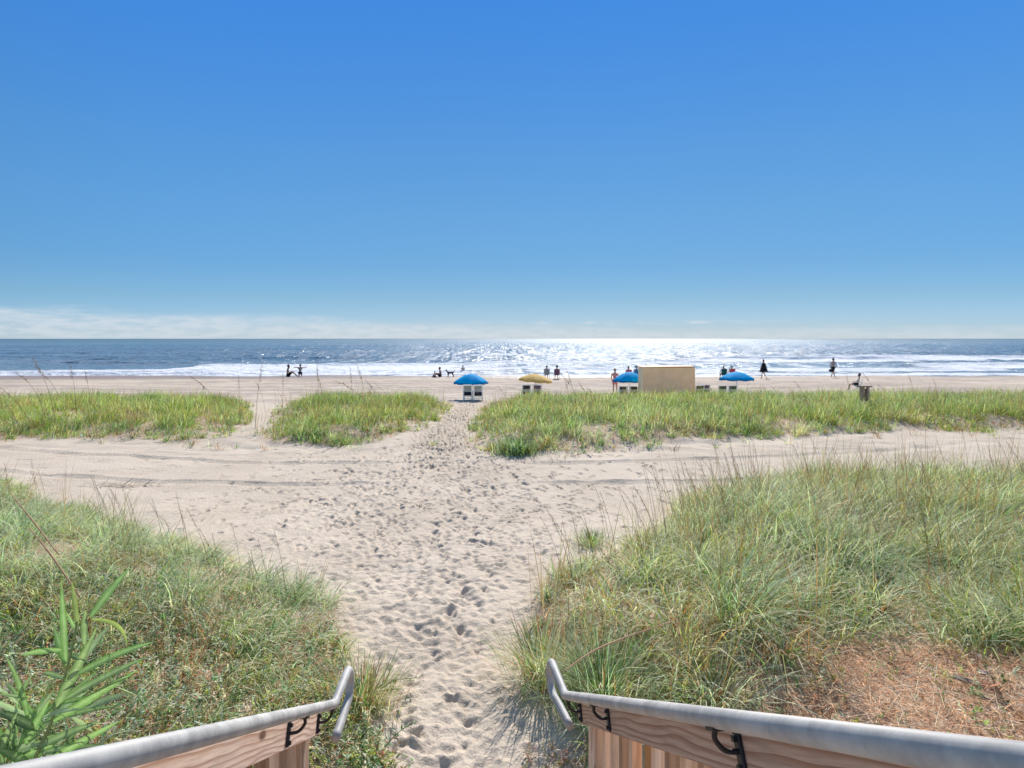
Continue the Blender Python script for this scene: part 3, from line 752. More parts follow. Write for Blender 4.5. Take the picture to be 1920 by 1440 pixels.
def oats(n, poly, bbox, hr, lib, label, group, cond=None, seed=1):
    r = np.random.default_rng(seed); k = 0; t = 0
    while k < n and t < 20000:
        t += 1
        x = r.uniform(bbox[0], bbox[1]); y = r.uniform(bbox[2], bbox[3])
        if float(poly_sd(poly, np.array([x]), np.array([y]))[0]) < 0: continue
        if abs(x) > .86*y: continue
        if cond and not cond(x, y): continue
        oat(x, y, r.uniform(*hr), lib, label, group); k += 1
FGRB = [(.45, 4.6), (.35, 5.4), (.7, 6.4), (1.4, 7.0), (2.2, 7.9), (3.6, 9.6), (9, 10.5), (9, 6), (3.5, 5.2), (1.4, 4.8)]
oats(62, [(.5, 5.4), (.5, 6.3), (1.3, 7.0), (2.3, 8.0), (3.6, 9.6), (4.2, 9.4), (3.0, 7.5), (1.8, 5.9)], (.3, 4.5, 5.2, 9.8), (.6, 1.0), OATS, 'thin brown sea oat stalk standing up at the sandy edge of the right bank', 'sea oats along the edge of the right bank', seed=11)
oats(80, FGRB, (2, 9, 5, 12), (.55, 1.0), OATS, 'rusty sea oat stalk standing in the middle of the right bank of grass', 'sea oats inside the right bank', seed=12)
oats(34, [(-3.6, 6.6), (-2.0, 5.6), (-1.45, 4.95), (-1.7, 4.7), (-2.6, 5.2), (-4.4, 6.4), (-5.2, 7.6)], (-5.5, -1.2, 4.5, 8), (.5, .85), OATS, 'thin dark sea oat stalk at the sandy edge of the left bank', 'sea oats along the edge of the left bank', seed=13)
oats(10, [(-8.3, 8.6), (-6.2, 8.2), (-5.4, 7.2), (-6.5, 7.0), (-8, 7.6)], (-8.5, -5, 7, 9), (.55, .9), OATS, 'weedy sea oat stalk at the left edge of the left bank', 'sea oats at the far left', seed=14)
for (px, py, D) in [(12, 664, 17), (36, 659, 17), (60, 672, 18), (78, 668, 17.5), (100, 672, 18), (118, 682, 18), (145, 684, 18.5)]:
    p = PX(px, py, D); x0 = p.x+.42; g = gh(x0, D)
    oat(x0, D, (p.z-g)*1.04, OATS_FAR[:8], 'tall sea oat whose drooping seed head crosses the water at the left edge', 'tall sea oats at the left edge')
for (px, py, D) in [(408, 684, 17), (455, 682, 17.5), (510, 700, 20), (575, 680, 17), (590, 706, 18), (668, 680, 17.2), (690, 678, 17), (700, 700, 19), (720, 706, 21), (640, 690, 18), (430, 705, 20), (480, 712, 22)]:
    p = PX(px, py, D); x0 = p.x+.35; g = gh(x0, D)
    oat(x0, D, (p.z-g)*1.03, OATS_FAR, 'tall bent sea oat rising above the left part of the far dune', 'tall sea oats on the left far dune')
for (px, py, D) in [(898, 716, 20), (938, 716, 21), (960, 735, 20), (1064, 690, 17), (1078, 688, 17.5), (1090, 700, 18), (1052, 700, 18.5), (1010, 722, 20), (1110, 712, 19), (1335, 712, 20), (1395, 716, 21), (1500, 706, 20), (1634, 690, 21), (1580, 700, 22), (1700, 700, 22), (1745, 706, 22), (1820, 712, 21), (1880, 716, 22), (1665, 712, 20), (1450, 712, 22)]:
    p = PX(px, py, D); x0 = p.x+.3; g = gh(x0, D)
    oat(x0, D, (p.z-g)*1.03, OATS_FAR, 'thin tall sea oat rising above the long right far dune', 'tall sea oats on the right far dune')

# small separate plants on the sand
def lone_tuft(x, y, n, hr, label, w=(.004, .008), colw=(.6, .3, .25, .15, .3, .1), seed=1, sp=.06, name='grass_tuft'):
    r = np.random.default_rng(seed)
    ax = r.uniform(0, 6.28, n); rd = np.abs(r.normal(0, sp, n)); xx = rd*np.cos(ax); yy = rd*np.sin(ax)
    zz = base_h(x+xx, y+yy)-gh(x, y)-.01
    c = pick(n, np.array(colw), r)
    o = mk(name, [blades(np.stack([xx, yy, zz], -1), r.uniform(*hr, n), ax+r.normal(0, .4, n), r.uniform(.1, .6, n), r.uniform(.2, 1.6, n), r.uniform(*w, n), c, 3)], M['grass'])
    o.location = (x, y, gh(x, y)); tag(o, label, 'grass')
lone_tuft(1.00, 7.75, 420, (.08, .26), 'small grass tuft standing alone on the sand before the right bank', seed=2, sp=.16)
lone_tuft(-1.95, 15.3, 40, (.1, .3), 'tiny sprout of grass in the trodden path at the far dune', (.008, .012), seed=3, sp=.05)
lone_tuft(.22, 4.55, 520, (.35, .6), 'big rusty grass clump leaning over the path beyond the right handrail', (.0035, .006), (.35, .3, .6, .5, .2, .1), seed=4, sp=.13)
lone_tuft(.62, 4.15, 800, (.3, .6), 'big pale green grass clump fanning out behind the right handrail', (.004, .0068), (.5, .7, .4, .05, .2, .1), seed=5, sp=.15)
lone_tuft(-1.05, 4.25, 700, (.15, .36), 'straw coloured grass clump at the corner of the left bank by the path', (.0035, .006), (.35, .1, .7, .5, .25, .1), seed=6, sp=.16)
lone_tuft(.10, 14.35, 900, (.25, .5), 'dense dark green grass clump at the front corner of the right far dune', (.008, .014), (.6, .35, .1, .02, .1, .5), seed=7, sp=.28)

def weed(x, y, pts, label, seed, leafsz=.035):
    r = np.random.default_rng(seed); g = gh(x, y)
    bm = bmesh.new()
    lp = []
    for ch in pts:
        sp_ = smooth_path(ch, 4); add_tube(bm, sp_, [.0035*(1-.6*i/len(sp_)) for i in range(len(sp_))], 5)
        for p in sp_[2:]:
            for _ in range(3): lp.append(p)
    me = bpy.data.meshes.new('weed_stem'); 
    root = thing('trailing_weed', label, 'weed', (x, y, g))
    bm.to_mesh(me); bm.free(); me.materials.append(M['stalk'])
    ca = me.color_attributes.new('tint', 'FLOAT_COLOR', 'POINT'); ca.data.foreach_set('color', np.tile(np.array([.10, .10, .05, 1]), len(me.vertices)).astype(np.float32))
    o = bpy.data.objects.new('stem', me); COL.objects.link(o); o.parent = root
    n = len(lp); P = np.array([list(p) for p in lp])
    f = mk('foliage', [leaflets(P, r.uniform(.5, 1.1, n)*leafsz, r.uniform(0, 6.28, n), r.uniform(-.5, .8, n), pick(n, np.array((.7, .2, .05, .1, .2, .4)), r), .4)], M['leaf']); f.parent = root
weed(-.86, 3.62, [[(0, 0, 0), (.08, -.02, .09), (.18, .02, .18), (.27, .04, .23)], [(0, 0, 0), (.09, -.12, .06), (.2, -.2, .12)], [(0, 0, 0), (.14, .0, .08), (.25, -.05, .09)]], 'dark trailing weed reaching over the sand beside the left handrail', 71)
weed(-.98, 4.35, [[(0, 0, 0), (.12, .05, .08), (.28, .1, .08)], [(0, 0, 0), (.1, -.05, .08), (.22, -.08, .1)]], 'small dark weed poking out of the left bank over the path', 72)

# ------------------------------------------------------------------ big-leaved shrub in the near left corner
def shrub():
    D0 = 1.62
    root_xy = PX(45, 1440, D0)
    rx, ry = root_xy.x-.05, D0-.05; g = gh(rx, ry)
    root = thing('leafy_shrub', 'tall shrub with long pointed green leaves in the near left corner', 'shrub', (rx, ry, g))
    o3 = Vector((rx, ry, g))
    c = lambda x, y, D=D0: PX(x/3.79, 1060+y/3.79, D)-o3
    stems = [[(0, 0, 0), tuple(c(120, 1900)), tuple(c(230, 1430)), tuple(c(370, 1100)), tuple(c(480, 720)), tuple(c(550, 400))],
             [(.02, 0, 0), tuple(c(-60, 2000, 1.72)), tuple(c(60, 1500, 1.72)), tuple(c(110, 1200, 1.72)), tuple(c(130, 950, 1.72))],
             [(.0, .03, 0), tuple(c(160, 1900, 1.5)), tuple(c(260, 1500, 1.52)), tuple(c(320, 1330, 1.55))]]
    for s in stems:
        bm = bmesh.new(); sp_ = smooth_path(s, 5); add_tube(bm, sp_, [.0065*(1-.6*i/len(sp_)) for i in range(len(sp_))], 7)
        o = bm_obj('stem', bm, M['stalk'], root, True)
        ca = o.data.color_attributes.new('tint', 'FLOAT_COLOR', 'POINT'); ca.data.foreach_set('color', np.tile(np.array([.30, .34, .14, 1]), len(o.data.vertices)).astype(np.float32))
    G1, G2, PL, YG, DK = (.14, .29, .07), (.13, .22, .08), (.36, .44, .27), (.45, .50, .10), (.06, .13, .06)
    L = [((470, 710), (435, 90), 60, G1, 0, .0), ((550, 420), (510, 110), 38, YG, 0, .02), ((640, 370), (925, 10), 62, G1, 10, .06), ((600, 560), (610, 315), 60, G2, 30, -.03),
         ((650, 385), (905, 575), 34, YG, 130, .03), ((370, 1060), (690, 440), 78, G2, -10, -.10), ((600, 660), (785, 425), 52, PL, 15, .04), ((530, 785), (1110, 540), 60, G1, 40, -.05),
         ((450, 960), (1060, 645), 62, G2, 25, -.08), ((380, 1110), (985, 740), 70, G1, 10, -.12), ((640, 1010), (890, 915), 60, PL, 15, .05), ((440, 600), (150, 640), 58, G1, 25, .0),
         ((250, 1160), (-30, 1030), 75, DK, 10, -.08), ((100, 1310), (130, 930), 55, G1, 0, .02), ((110, 1310), (385, 880), 60, PL, 10, .06), ((330, 1400), (865, 1100), 70, G1, 20, -.14),
         ((300, 1330), (805, 1290), 60, DK, 40, .03), ((520, 1080), (660, 1185), 45, PL, 10, .08), ((400, 1000), (700, 745), 40, G2, 5, .05), ((190, 935), (-20, 915), 40, DK, 8, .0),
         ((820, 860), (995, 935), 36, PL, 8, .08), ((430, 980), (720, 930), 36, G1, 10, .05), ((420, 1090), (850, 1000), 40, G2, 30, .0), ((220, 1420), (60, 1160), 60, PL, 10, .08), ((200, 1250), (300, 1180), 40, DK, 6, .02),
         ((230, 1440), (-40, 1300), 70, G1, 25, -.05), ((200, 1500), (260, 1240), 55, DK, 5, .04), ((130, 960), (220, 780), 40, G2, 5, .0), ((130, 980), (-20, 860), 50, PL, 15, .03),
         ((470, 700), (380, 430), 60, G1, -5, .04), ((500, 640), (640, 700), 45, G2, 12, .0), ((60, 1500), (-60, 1180), 60, DK, 5, 0), ((300, 1480), (600, 1360), 60, G2, 20, -.05), ((540, 460), (470, 330), 40, G1, 5, .0), ((450, 800), (300, 760), 45, G2, 10, .05)]
    r = np.random.default_rng(9)
    for k in range(34):
        x_ = r.uniform(-60, 330); y_ = r.uniform(1050, 1560)-max(0, x_-150)*.2
        an = r.uniform(-.35, 1.35)+math.pi*(r.random() < .28); ln = r.uniform(230, 520)
        L.append(((x_, y_), (x_+ln*math.cos(an), y_-ln*abs(math.sin(an))), r.uniform(38, 66), [G1, G2, PL, DK, G1][k % 5], r.uniform(5, 45), r.uniform(-.1, .16)))
    V = []; Q = []; C = []
    for (a, b, w, col, arch, dd) in L:
        A = c(a[0], a[1]); B = c(b[0], b[1], D0+dd); w_ = w/3.79/F*D0*.84
        ax = B-A; ln = ax.length; n_ = 12
        view = Vector((.15, -1, .35)).normalized()
        nrm = (view+Vector((r.normal(0, .35), 0, r.normal(0, .35)))).normalized()
        side = ax.normalized().cross(nrm).normalized(); nn = side.cross(ax.normalized()).normalized()
        up = Vector((0, 0, 1)); up = (up-ax.normalized()*up.dot(ax.normalized())).normalized() if abs(ax.normalized().z) < .97 else nn
        b0 = len(V)
        for i in range(n_+1):
            t = i/n_
            p = A+ax*t+up*(arch/3.79/F*D0)*4*t*(1-t)*.5
            wd = w_*.5*(math.sin(math.pi*min(1, t*.92+.08)**.85)**.8)*(1 if t < .99 else .05)
            for s_, dz in ((-1, .25), (-.06, .02), (.06, .02), (1, .25)):
                V.append(tuple(p+side*(wd*s_)+nn*(wd*dz*(1 if abs(s_) == 1 else 0))))
                cc = Vector(col)*(1+r.normal(0, .03))
                br = max(0, t-.86)*7*(w % 4 < 2)
                cc = cc*(1-br*.6)+Vector((.42, .30, .12))*br*.6
                C.append(tuple(cc*1.0) if abs(s_) == 1 else tuple(x*.5+.7*y for x, y in zip(col, (.40, .46, .26))))
        for i in range(n_):
            for k in range(3):
                q = b0+i*4+k; Q.append((q, q+1, q+5, q+4))
    o = np_mesh('foliage', np.array(V), [np.array(Q)], M['leaf'], root, tint=np.array(C), smooth=True)
shrub()

# ------------------------------------------------------------------ stair railings
def railing(side, bend, ext_end, ret_end, label, top_len, brackets):
    """side +1 right, -1 left. bend etc. are offsets from the camera position."""
    base = Vector((bend[0], bend[1], CAMZ+bend[2]))
    d = Vector((-.111, 1, -.552)); dn = d.normalized(); dh = Vector((d.x, d.y, 0)).normalized()
    outw = Vector((dh.y, -dh.x, 0))*side            # away from the steps
    g0 = gh(base.x, base.y)
    org = Vector((base.x, base.y, g0))
    root = thing('stair_railing', label, 'railing', org)
    rel = lambda v: Vector(v)-org
    cp = Vector((0, 0, CAMZ))
    E = cp+Vector(ext_end); Rn = cp+Vector(ret_end)
    # handrail pipe with return loop
    pts = [base-d*top_len, base-d*top_len*.5, base-d*.06]
    cor = [base-d*.06+(base-(base-d*.06))*t for t in (.5,)]
    pts += [base-d*.03, base+(E-base)*.03+Vector((0, 0, -.001)), base+(E-base)*.12]
    dirE = (E-base).normalized()
    pts += [base+(E-base)*.6, E-dirE*.045]
    dz = .12
    E2 = Vector((E.x, E.y, E.z-dz)); rd = (Rn-E2).normalized()
    for a in range(1, 8):
        an = math.pi*a/8
        pts.append(E-dirE*.045+dirE*(.045*math.sin(an)*1.0)+Vector((0, 0, -dz*.5*(1-math.cos(an)))))
    pts += [E2-dirE*.045+rd*.02, E2+(Rn-E2)*.5, Rn-(Rn-E2).normalized()*.03, Rn]
    bm = bmesh.new(); add_tube(bm, [rel(p) for p in pts], .0157, 24); bm_obj('handrail', bm, M['pipe'], root, True)
    # flat steel end fitting
    # rail board: local x along the slope
    def oriented(name, mat, centre, xdir, size, zup=Vector((0, 0, 1)), bevel=.003):
        x = xdir.normalized(); y = zup.cross(x).normalized(); z = x.cross(y)
        bm = bmesh.new(); add_box(bm, (0, 0, 0), size)
        o = bm_obj(name, bm, mat, root, False, bevel)
        mt = Matrix((x, y, z)).transposed().to_4x4(); mt.translation = rel(centre)
        o.matrix_local = mt; return o
    bl = top_len*d.length+.02
    bc = base-d*(top_len/2)+outw*.065+Vector((0, 0, -.050))
    oriented('rail_board', M['board'], bc, d, (bl, .034, .096))
    # end post and intermediate posts
    def post(t, w=.089, mat=None, top=-.09, off=.136):
        p = base-d*t+outw*off
        zt = p.z+top; zb = gh(p.x, p.y)-.15
        bm = bmesh.new(); add_box(bm, (0, 0, 0), (zt-zb, w, w))
        o = bm_obj('post', bm, mat or M['baluster'], root, False, .003)
        x = Vector((0, 0, 1)); y = dh; z = x.cross(y)
        mt = Matrix((x, y, z)).transposed().to_4x4(); mt.translation = rel(Vector((p.x, p.y, (zt+zb)/2))); o.matrix_local = mt
    post(.03, .089, M['post'])
    post(.62, .06, M['orange_wood']); post(1.75, .089)
    # balusters
    k = 0; t = .13
    slope_len = 1.0
    while t < top_len-.05:
        if abs(t-.62) > .075 and abs(t-1.75) > .075:
            p = base-d*t+outw*(.065+.017+.0205)
            zt = p.z-.03; zb = p.z-.86
            bm = bmesh.new(); add_box(bm, (0, 0, 0), (zt-zb, .032, .032))
            o = bm_obj('baluster', bm, M['baluster'], root, False, .002)
            x = Vector((0, 0, 1)); y = dh; z = x.cross(y)
            mt = Matrix((x, y, z)).transposed().to_4x4(); mt.translation = rel(Vector((p.x, p.y, (zt+zb)/2))); o.matrix_local = mt
        t += .098; k += 1
    # lower rail board
    oriented('lower_rail', M['board'], base-d*(top_len/2)+outw*.076+Vector((0, 0, -.80)), d, (bl, .038, .089))
    # brackets
    for t in brackets:
        p = base-d*t
        w_ = p+outw*.044+Vector((0, 0, -.062))
        bm = bmesh.new()
        path = smooth_path([p+Vector((0, 0, -.019)), p+Vector((0, 0, -.036)), p+outw*.018+Vector((0, 0, -.056)), p+outw*.044+Vector((0, 0, -.060))], 5)
        add_tube(bm, [rel(q) for q in path], .005, 8)
        x = dn; y = Vector((0, 0, 1)).cross(x).normalized(); z = x.cross(y)
        mt = Matrix((x, y, z)).transposed().to_4x4(); mt.translation = rel(w_+Vector((0, 0, 0)))
        add_box(bm, (0, 0, 0), (.022, .007, .062), mt)
        mt2 = Matrix((x, y, z)).transposed().to_4x4(); mt2.translation = rel(p+Vector((0, 0, -.0175)))
        add_box(bm, (0, 0, 0), (.036, .022, .007), mt2)
        bk = bm_obj('bracket', bm, M['black'], root, False, .002)
        bm = bmesh.new()
        for zz in (-.021, .021):
            mt3 = Matrix((x, y, z)).transposed().to_4x4(); mt3.translation = rel(w_-outw*.006)+z*zz
            add_box(bm, (0, 0, 0), (.010, .006, .010), mt3)
        bm_obj('screw', bm, M['black'], bk)
railing(1, (.200, 2.300, -1.338), (.158, 2.555, -1.330), (.222, 2.33, -1.475), 'right stair handrail of grey steel pipe on a weathered wooden railing', 2.15, (.06, .44, 1.27))
railing(-1, (-.639, 2.207, -1.3146), (-.645, 2.445, -1.300), (-.640, 2.22, -1.450), 'left stair handrail of grey steel pipe on a weathered wooden railing', 2.05, (.06, .47))

def steps():
    base = Vector((-.22, 2.25, 0)); d = Vector((-.133, 1, 0)).normalized(); s = Vector((d.y, -d.x, 0))
    bm = bmesh.new()
    x = d; y = Vector((0, 0, 1)).cross(x); z = Vector((0, 0, 1))
    ztop = CAMZ-1.32-.90
    for i in range(9):
        c = base-d*(.28*i-.1); c.z = 1.55+.155*i
        mt = Matrix((x, y, z)).transposed().to_4x4(); mt.translation = c
        add_box(bm, (0, 0, -.02), (.27, .74, .038), mt)
        mt2 = mt.copy(); add_box(bm, (.14, 0, -.10), (.02, .72, .12), mt2)
    mt = Matrix((x, y, z)).transposed().to_4x4(); mt.translation = base-d*3.3
    add_box(bm, (0, 0, 2.80), (1.9, .80, .05), mt)
    o = bm_obj('wooden_steps', bm, M['board'], None, False, .003)
    tag(o, 'weathered wooden steps leading down to the sand between the handrails', None, None, 'structure')
steps()

# ------------------------------------------------------------------ beach furniture
def umbrella(px, D, top_py, rim_py, width_px, cl, dk, label, tilt=0.0, tip=0.0):
    x = (px-960)/F*D; g = gh(x, D)
    zt = CAMZ-(top_py-635)/F*D-g; zr = CAMZ-(rim_py-635)/F*D-g; rad = width_px/2/F*D
    root = thing('beach_umbrella', label, 'umbrella', (x, D, g))
    bm = bmesh.new(); add_tube(bm, [(0, 0, -.05), (0, 0, zt+.03)], .019, 10); bm_obj('pole', bm, M['white'], root, True)
    seg = 8; sub = 4; rings = 7
    bm = bmesh.new(); topv = bm.verts.new((0, 0, zt)); R_ = []
    edge_pts = []
    for k in range(1, rings+1):
        t = k/rings; ring = []
        for a in range(seg*sub):
            f = (a % sub)/sub; an = 2*math.pi*a/(seg*sub)
            sag = 1-.10*math.sin(math.pi*f)*t
            rr = rad*t*sag
            zz = zt-(zt-zr-.07)*(t**1.75)+.03*math.sin(math.pi*f)*t*0
            zz += tilt*rr*math.cos(an)
            ring.append(bm.verts.new((rr*math.cos(an), rr*math.sin(an), zz)))
        R_.append(ring)
    n = seg*sub
    for a in range(n): bm.faces.new((topv, R_[0][a], R_[0][(a+1) % n]))
    for k in range(rings-1):
        for a in range(n): bm.faces.new((R_[k][a], R_[k][(a+1) % n], R_[k+1][(a+1) % n], R_[k+1][a]))
    edge_pts = [v.co.copy() for v in R_[-1]]
    canopy = bm_obj('canopy', bm, cl, root, True)
    sol = canopy.modifiers.new('thick', 'SOLIDIFY'); sol.thickness = .004
    bm = bmesh.new(); top = [bm.verts.new(p) for p in edge_pts]; bot = [bm.verts.new(Vector((p.x*1.01, p.y*1.01, p.z-.09-.02*math.sin(i*math.pi/2)))) for i, p in enumerate(edge_pts)]
    for a in range(n): bm.faces.new((top[a], top[(a+1) % n], bot[(a+1) % n], bot[a]))
    v = bm_obj('valance', bm, dk, canopy, True); sv_ = v.modifiers.new('thick', 'SOLIDIFY'); sv_.thickness = .004
    for a in range(seg):
        an = 2*math.pi*a/seg; bm = bmesh.new()
        add_tube(bm, [(0, 0, zt-.03)]+[(rad*t*math.cos(an), rad*t*math.sin(an), zt-(zt-zr-.07)*(t**1.75)-.012+tilt*rad*t*math.cos(an)) for t in (.35, .7, .97)], .005, 5); bm_obj('rib', bm, M['white'], root)
    bm = bmesh.new(); add_tube(bm, [(0, 0, zt), (0, 0, zt+.05), (0, 0, zt+.06)], [.022, .018, .004], 8); bm_obj('finial', bm, cl, root, True)
umbrella(883, 37.6, 701, 719, 65, M['blue'], M['blue_dark'], 'bright blue beach umbrella over two chairs at the end of the path')
umbrella(1004, 37.6, 701, 715, 63, M['yellow'], M['yellow_dark'], 'yellow beach umbrella, the only yellow one, sagging to the right', -.09)
umbrella(1180, 38.5, 697, 715, 62, M['blue'], M['blue_dark'], 'bright blue beach umbrella half hidden behind the tan box')
umbrella(1381, 38.5, 697, 712, 66, M['blue'], M['blue_dark'], 'bright blue beach umbrella standing alone right of the tan box')

def chair(px, D, up_mat, mid_mat, low_mat, label, group, rz=0.0, wd=.50, ht=.97):
    x = (px-960)/F*D; g = gh(x, D)
    root = thing('beach_chair', label, 'beach chair', (x, D, g), rz, group)
    lean = Vector((0, -.22, 1)).normalized()           # back leans toward the dune
    bz = .30
    def bar(a, b, w, name='frame', mat=M['white'], par=root):
        a = Vector(a); b = Vector(b); xx = (b-a).normalized(); yy = Vector((1, 0, 0)) if abs(xx.x) < .9 else Vector((0, 1, 0))
        yy = (yy-xx*yy.dot(xx)).normalized(); zz = xx.cross(yy)
        bm = bmesh.new(); add_box(bm, (0, 0, 0), ((b-a).length, w[0], w[1]))
        o = bm_obj(name, bm, mat, par, False, .004)
        mt = Matrix((xx, yy, zz)).transposed().to_4x4(); mt.translation = (a+b)/2; o.matrix_local = mt; return o
    hw = wd/2
    top = Vector((0, 0, bz))+lean*(ht-bz)
    for s in (-1, 1):
        bar((s*hw, .0, bz-.05), (s*hw, top.y, top.z), (.05, .035), 'back_post')
        bar((s*hw, .02, 0), (s*hw, .02, .55), (.05, .05), 'leg'); bar((s*hw, .56, 0), (s*hw, .56, .5), (.05, .05), 'leg')
        bar((s*(hw+.03), -.06, .55), (s*(hw+.03), .66, .52), (.09, .022), 'armrest')
    bar((-hw-.02, top.y-.002, top.z), (hw+.02, top.y-.002, top.z), (.06, .04), 'top_rail')
    bar((-hw, .045, .13), (hw, .045, .13), (.12, .025), 'stretcher'); bar((-hw, .585, .2), (hw, .585, .2), (.1, .025), 'stretcher')
    def panel(t0, t1, mat, name, inset=.03):
        a = Vector((0, .0, bz))+lean*((ht-bz)*t0); b = Vector((0, .0, bz))+lean*((ht-bz)*t1)
        bar(a, b, (wd-.05-inset, .02), name, mat)
    panel(.0, .36, low_mat, 'back_panel'); panel(.37, .58, mid_mat, 'back_panel'); panel(.59, .93, up_mat, 'back_panel')
    bar((0, .04, .31), (0, .60, .36), (wd-.06, .02), 'seat', M['greycloth'])
    return root
GC = 'white wooden beach chairs seen from behind'
chair(877, 36.4, M['beige'], M['greycloth'], M['navy'], 'left white beach chair of the pair under the left blue umbrella', GC)
chair(896.5, 36.4, M['beige'], M['greycloth'], M['navy'], 'right white beach chair of the pair under the left blue umbrella', GC, .06)
chair(987, 36.6, M['darkcloth'], M['greycloth'], M['c_purple'], 'left white beach chair of the pair under the yellow umbrella', GC, .05)
chair(1007.5, 36.6, M['c_purple'], M['greycloth'], M['darkcloth'], 'right white beach chair of the pair under the yellow umbrella', GC, -.05)
chair(1168, 37.2, M['darkcloth'], M['greycloth'], M['navy'], 'left white beach chair under the umbrella beside the tan box', GC, .0, .5, .84)
chair(1188, 37.2, M['darkcloth'], M['greycloth'], M['navy'], 'right white beach chair under the umbrella beside the tan box', GC, .0, .5, .84)
chair(1354, 37.4, M['darkcloth'], M['greycloth'], M['navy'], 'left white beach chair under the blue umbrella right of the tan box', GC, .0, .5, .90)
chair(1373, 37.4, M['darkcloth'], M['greycloth'], M['navy'], 'right white beach chair under the blue umbrella right of the tan box', GC, .0, .5, .90)
chair(1311, 38.2, M['darkcloth'], M['greycloth'], M['navy'], 'white beach chair standing just right of the tan box', GC, .2, .55, .84)
chair(1322, 38.6, M['c_purple'], M['greycloth'], M['navy'], 'second white beach chair from the tan box on its right', GC, -.1, .55, .86)

def storage_box():
    D = 35.6; x0 = (1206-960)/F*D; x1 = (1303-960)/F*D; g = .25; h = CAMZ-(687-635)/F*D-g; dep = 1.35
    w = x1-x0
    root = thing('storage_box', 'large plain tan wooden storage box on the beach behind the right far dune', 'storage box', (x0+w/2, D+dep/2, g))
    bm = bmesh.new(); add_box(bm, (0, 0, h/2-.03), (w, dep, h-.06)); bm_obj('body', bm, M['box'], root, False, .006)
    bm = bmesh.new(); vs = add_box(bm, (0, 0, h-.018), (w+.05, dep+.06, .024))
    for v in vs: v.co.z += .03*v.co.x/w*1.2
    bm_obj('lid', bm, M['box'], root, False, .004)
    for sx in (-1, 1):
        for sy in (-1, 1):
            bm = bmesh.new(); add_box(bm, (sx*(w/2-.03), sy*(dep/2+.010), h/2-.04), (.075, .018, h-.10)); bm_obj('corner_batten', bm, M['box'], root, False, .003)
    bm = bmesh.new(); add_box(bm, (-w/2-.011, 0, h/2-.04), (.018, dep-.01, h-.12)); bm_obj('side_panel', bm, M['box_trim'], root, False, .003)
    for sx in (-.45, .45):
        bm = bmesh.new(); add_box(bm, (sx, dep/2+.018, h-.15), (.12, .02, .05)); bm_obj('hinge', bm, M['black'], root, False, .003)
    bm = bmesh.new()
    for sx in (-w/4, w/4): add_box(bm, (sx, -dep/2-.001, h/2-.04), (.006, .004, h-.12))
    bm_obj('panel_seam', bm, M['black'], root) if False else bm.free()
storage_box()

def dune_post():
    D = 22.4; x = (1621-960)/F*D; g = gh(x, D)-.02; zt = CAMZ-(726-635)/F*D-g
    root = thing('wooden_post', 'short paired wooden post with a flat cap in the right far dune grass', 'post', (x, D, g))
    for dx, w, mat in ((-.09, .14, M['post']), (.125, .07, M['post'])):
        bm = bmesh.new(); add_box(bm, (0, 0, 0), (zt, w, .11)); o = bm_obj('upright', bm, mat, root, False, .008)
        o.matrix_local = Matrix.Translation((dx, 0, zt/2)) @ Euler((0, R(-90), 0)).to_matrix().to_4x4() @ Matrix.Rotation(R(90), 4, 'X')
    bm = bmesh.new(); add_box(bm, (0, 0, 0), (.48, .16, .04)); o = bm_obj('cap', bm, M['bark'], root, False, .006); o.location = (.0, 0, zt+.025)
    bm = bmesh.new(); add_box(bm, (0, 0, 0), (zt-.1, .14, .05)); o = bm_obj('dark_gap', bm, M['bark'], root)  # dark strip added to stand for the dark gap between the uprights
    o.matrix_local = Matrix.Translation((.035, .06, zt/2)) @ Euler((0, R(-90), 0)).to_matrix().to_4x4() @ Matrix.Rotation(R(90), 4, 'X')
dune_post()

# ------------------------------------------------------------------ people
def skin_mesh(name, joints, edges, mat, parent, sub=1, root=0):
    me = bpy.data.meshes.new(name); names = list(joints)
    me.from_pydata([joints[k][0] for k in names], [], [])
    me.edges.add(len(edges)); me.edges.foreach_set('vertices', np.array([(names.index(a), names.index(b)) for a, b in edges], np.int32).ravel()); me.update()
    o = bpy.data.objects.new(name, me); COL.objects.link(o)
    md = o.modifiers.new('skin', 'SKIN'); md.use_smooth_shade = True; md.branch_smoothing = .4
    if not me.skin_vertices: 
        bm = bmesh.new(); bm.from_mesh(me); bm.verts.layers.skin.verify(); bm.to_mesh(me); bm.free()
    sv_ = me.skin_vertices[0].data
    for i, k in enumerate(names):
        r_ = joints[k][1]; sv_[i].radius = (r_, r_) if not hasattr(r_, '__len__') else r_
        sv_[i].use_root = (i == root)
    sb = o.modifiers.new('sub', 'SUBSURF'); sb.levels = sub; sb.render_levels = sub
    dg = bpy.context.evaluated_depsgraph_get(); dg.update()
    nm = bpy.data.meshes.new_from_object(o.evaluated_get(dg))
    o.modifiers.clear(); o.data = nm; nm.materials.clear(); nm.materials.append(mat)
    for p in nm.polygons: p.use_smooth = True
    if parent: o.parent = parent
    return o
BE = [('pelvis', 'waist'), ('waist', 'chest'), ('chest', 'neck'), ('neck', 'head'), ('head', 'crown'), ('head', 'nose'), ('chest', 'ls'), ('ls', 'le'), ('le', 'lw'), ('lw', 'lh'), ('chest', 'rs'), ('rs', 're'), ('re', 'rw'), ('rw', 'rh'),
      ('pelvis', 'lhip'), ('lhip', 'lk'), ('lk', 'la'), ('la', 'lt'), ('pelvis', 'rhip'), ('rhip', 'rk'), ('rk', 'ra'), ('ra', 'rt')]
RAD = dict(pelvis=(.13, .10), waist=(.115, .085), chest=(.14, .10), neck=.05, head=(.082, .095), crown=(.06, .07), nose=.02, ls=.055, rs=.055, le=.04, re=.04, lw=.03, rw=.03, lh=.028, rh=.028, lhip=.09, rhip=.09, lk=.058, rk=.058, la=.038, ra=.038, lt=.03, rt=.03)
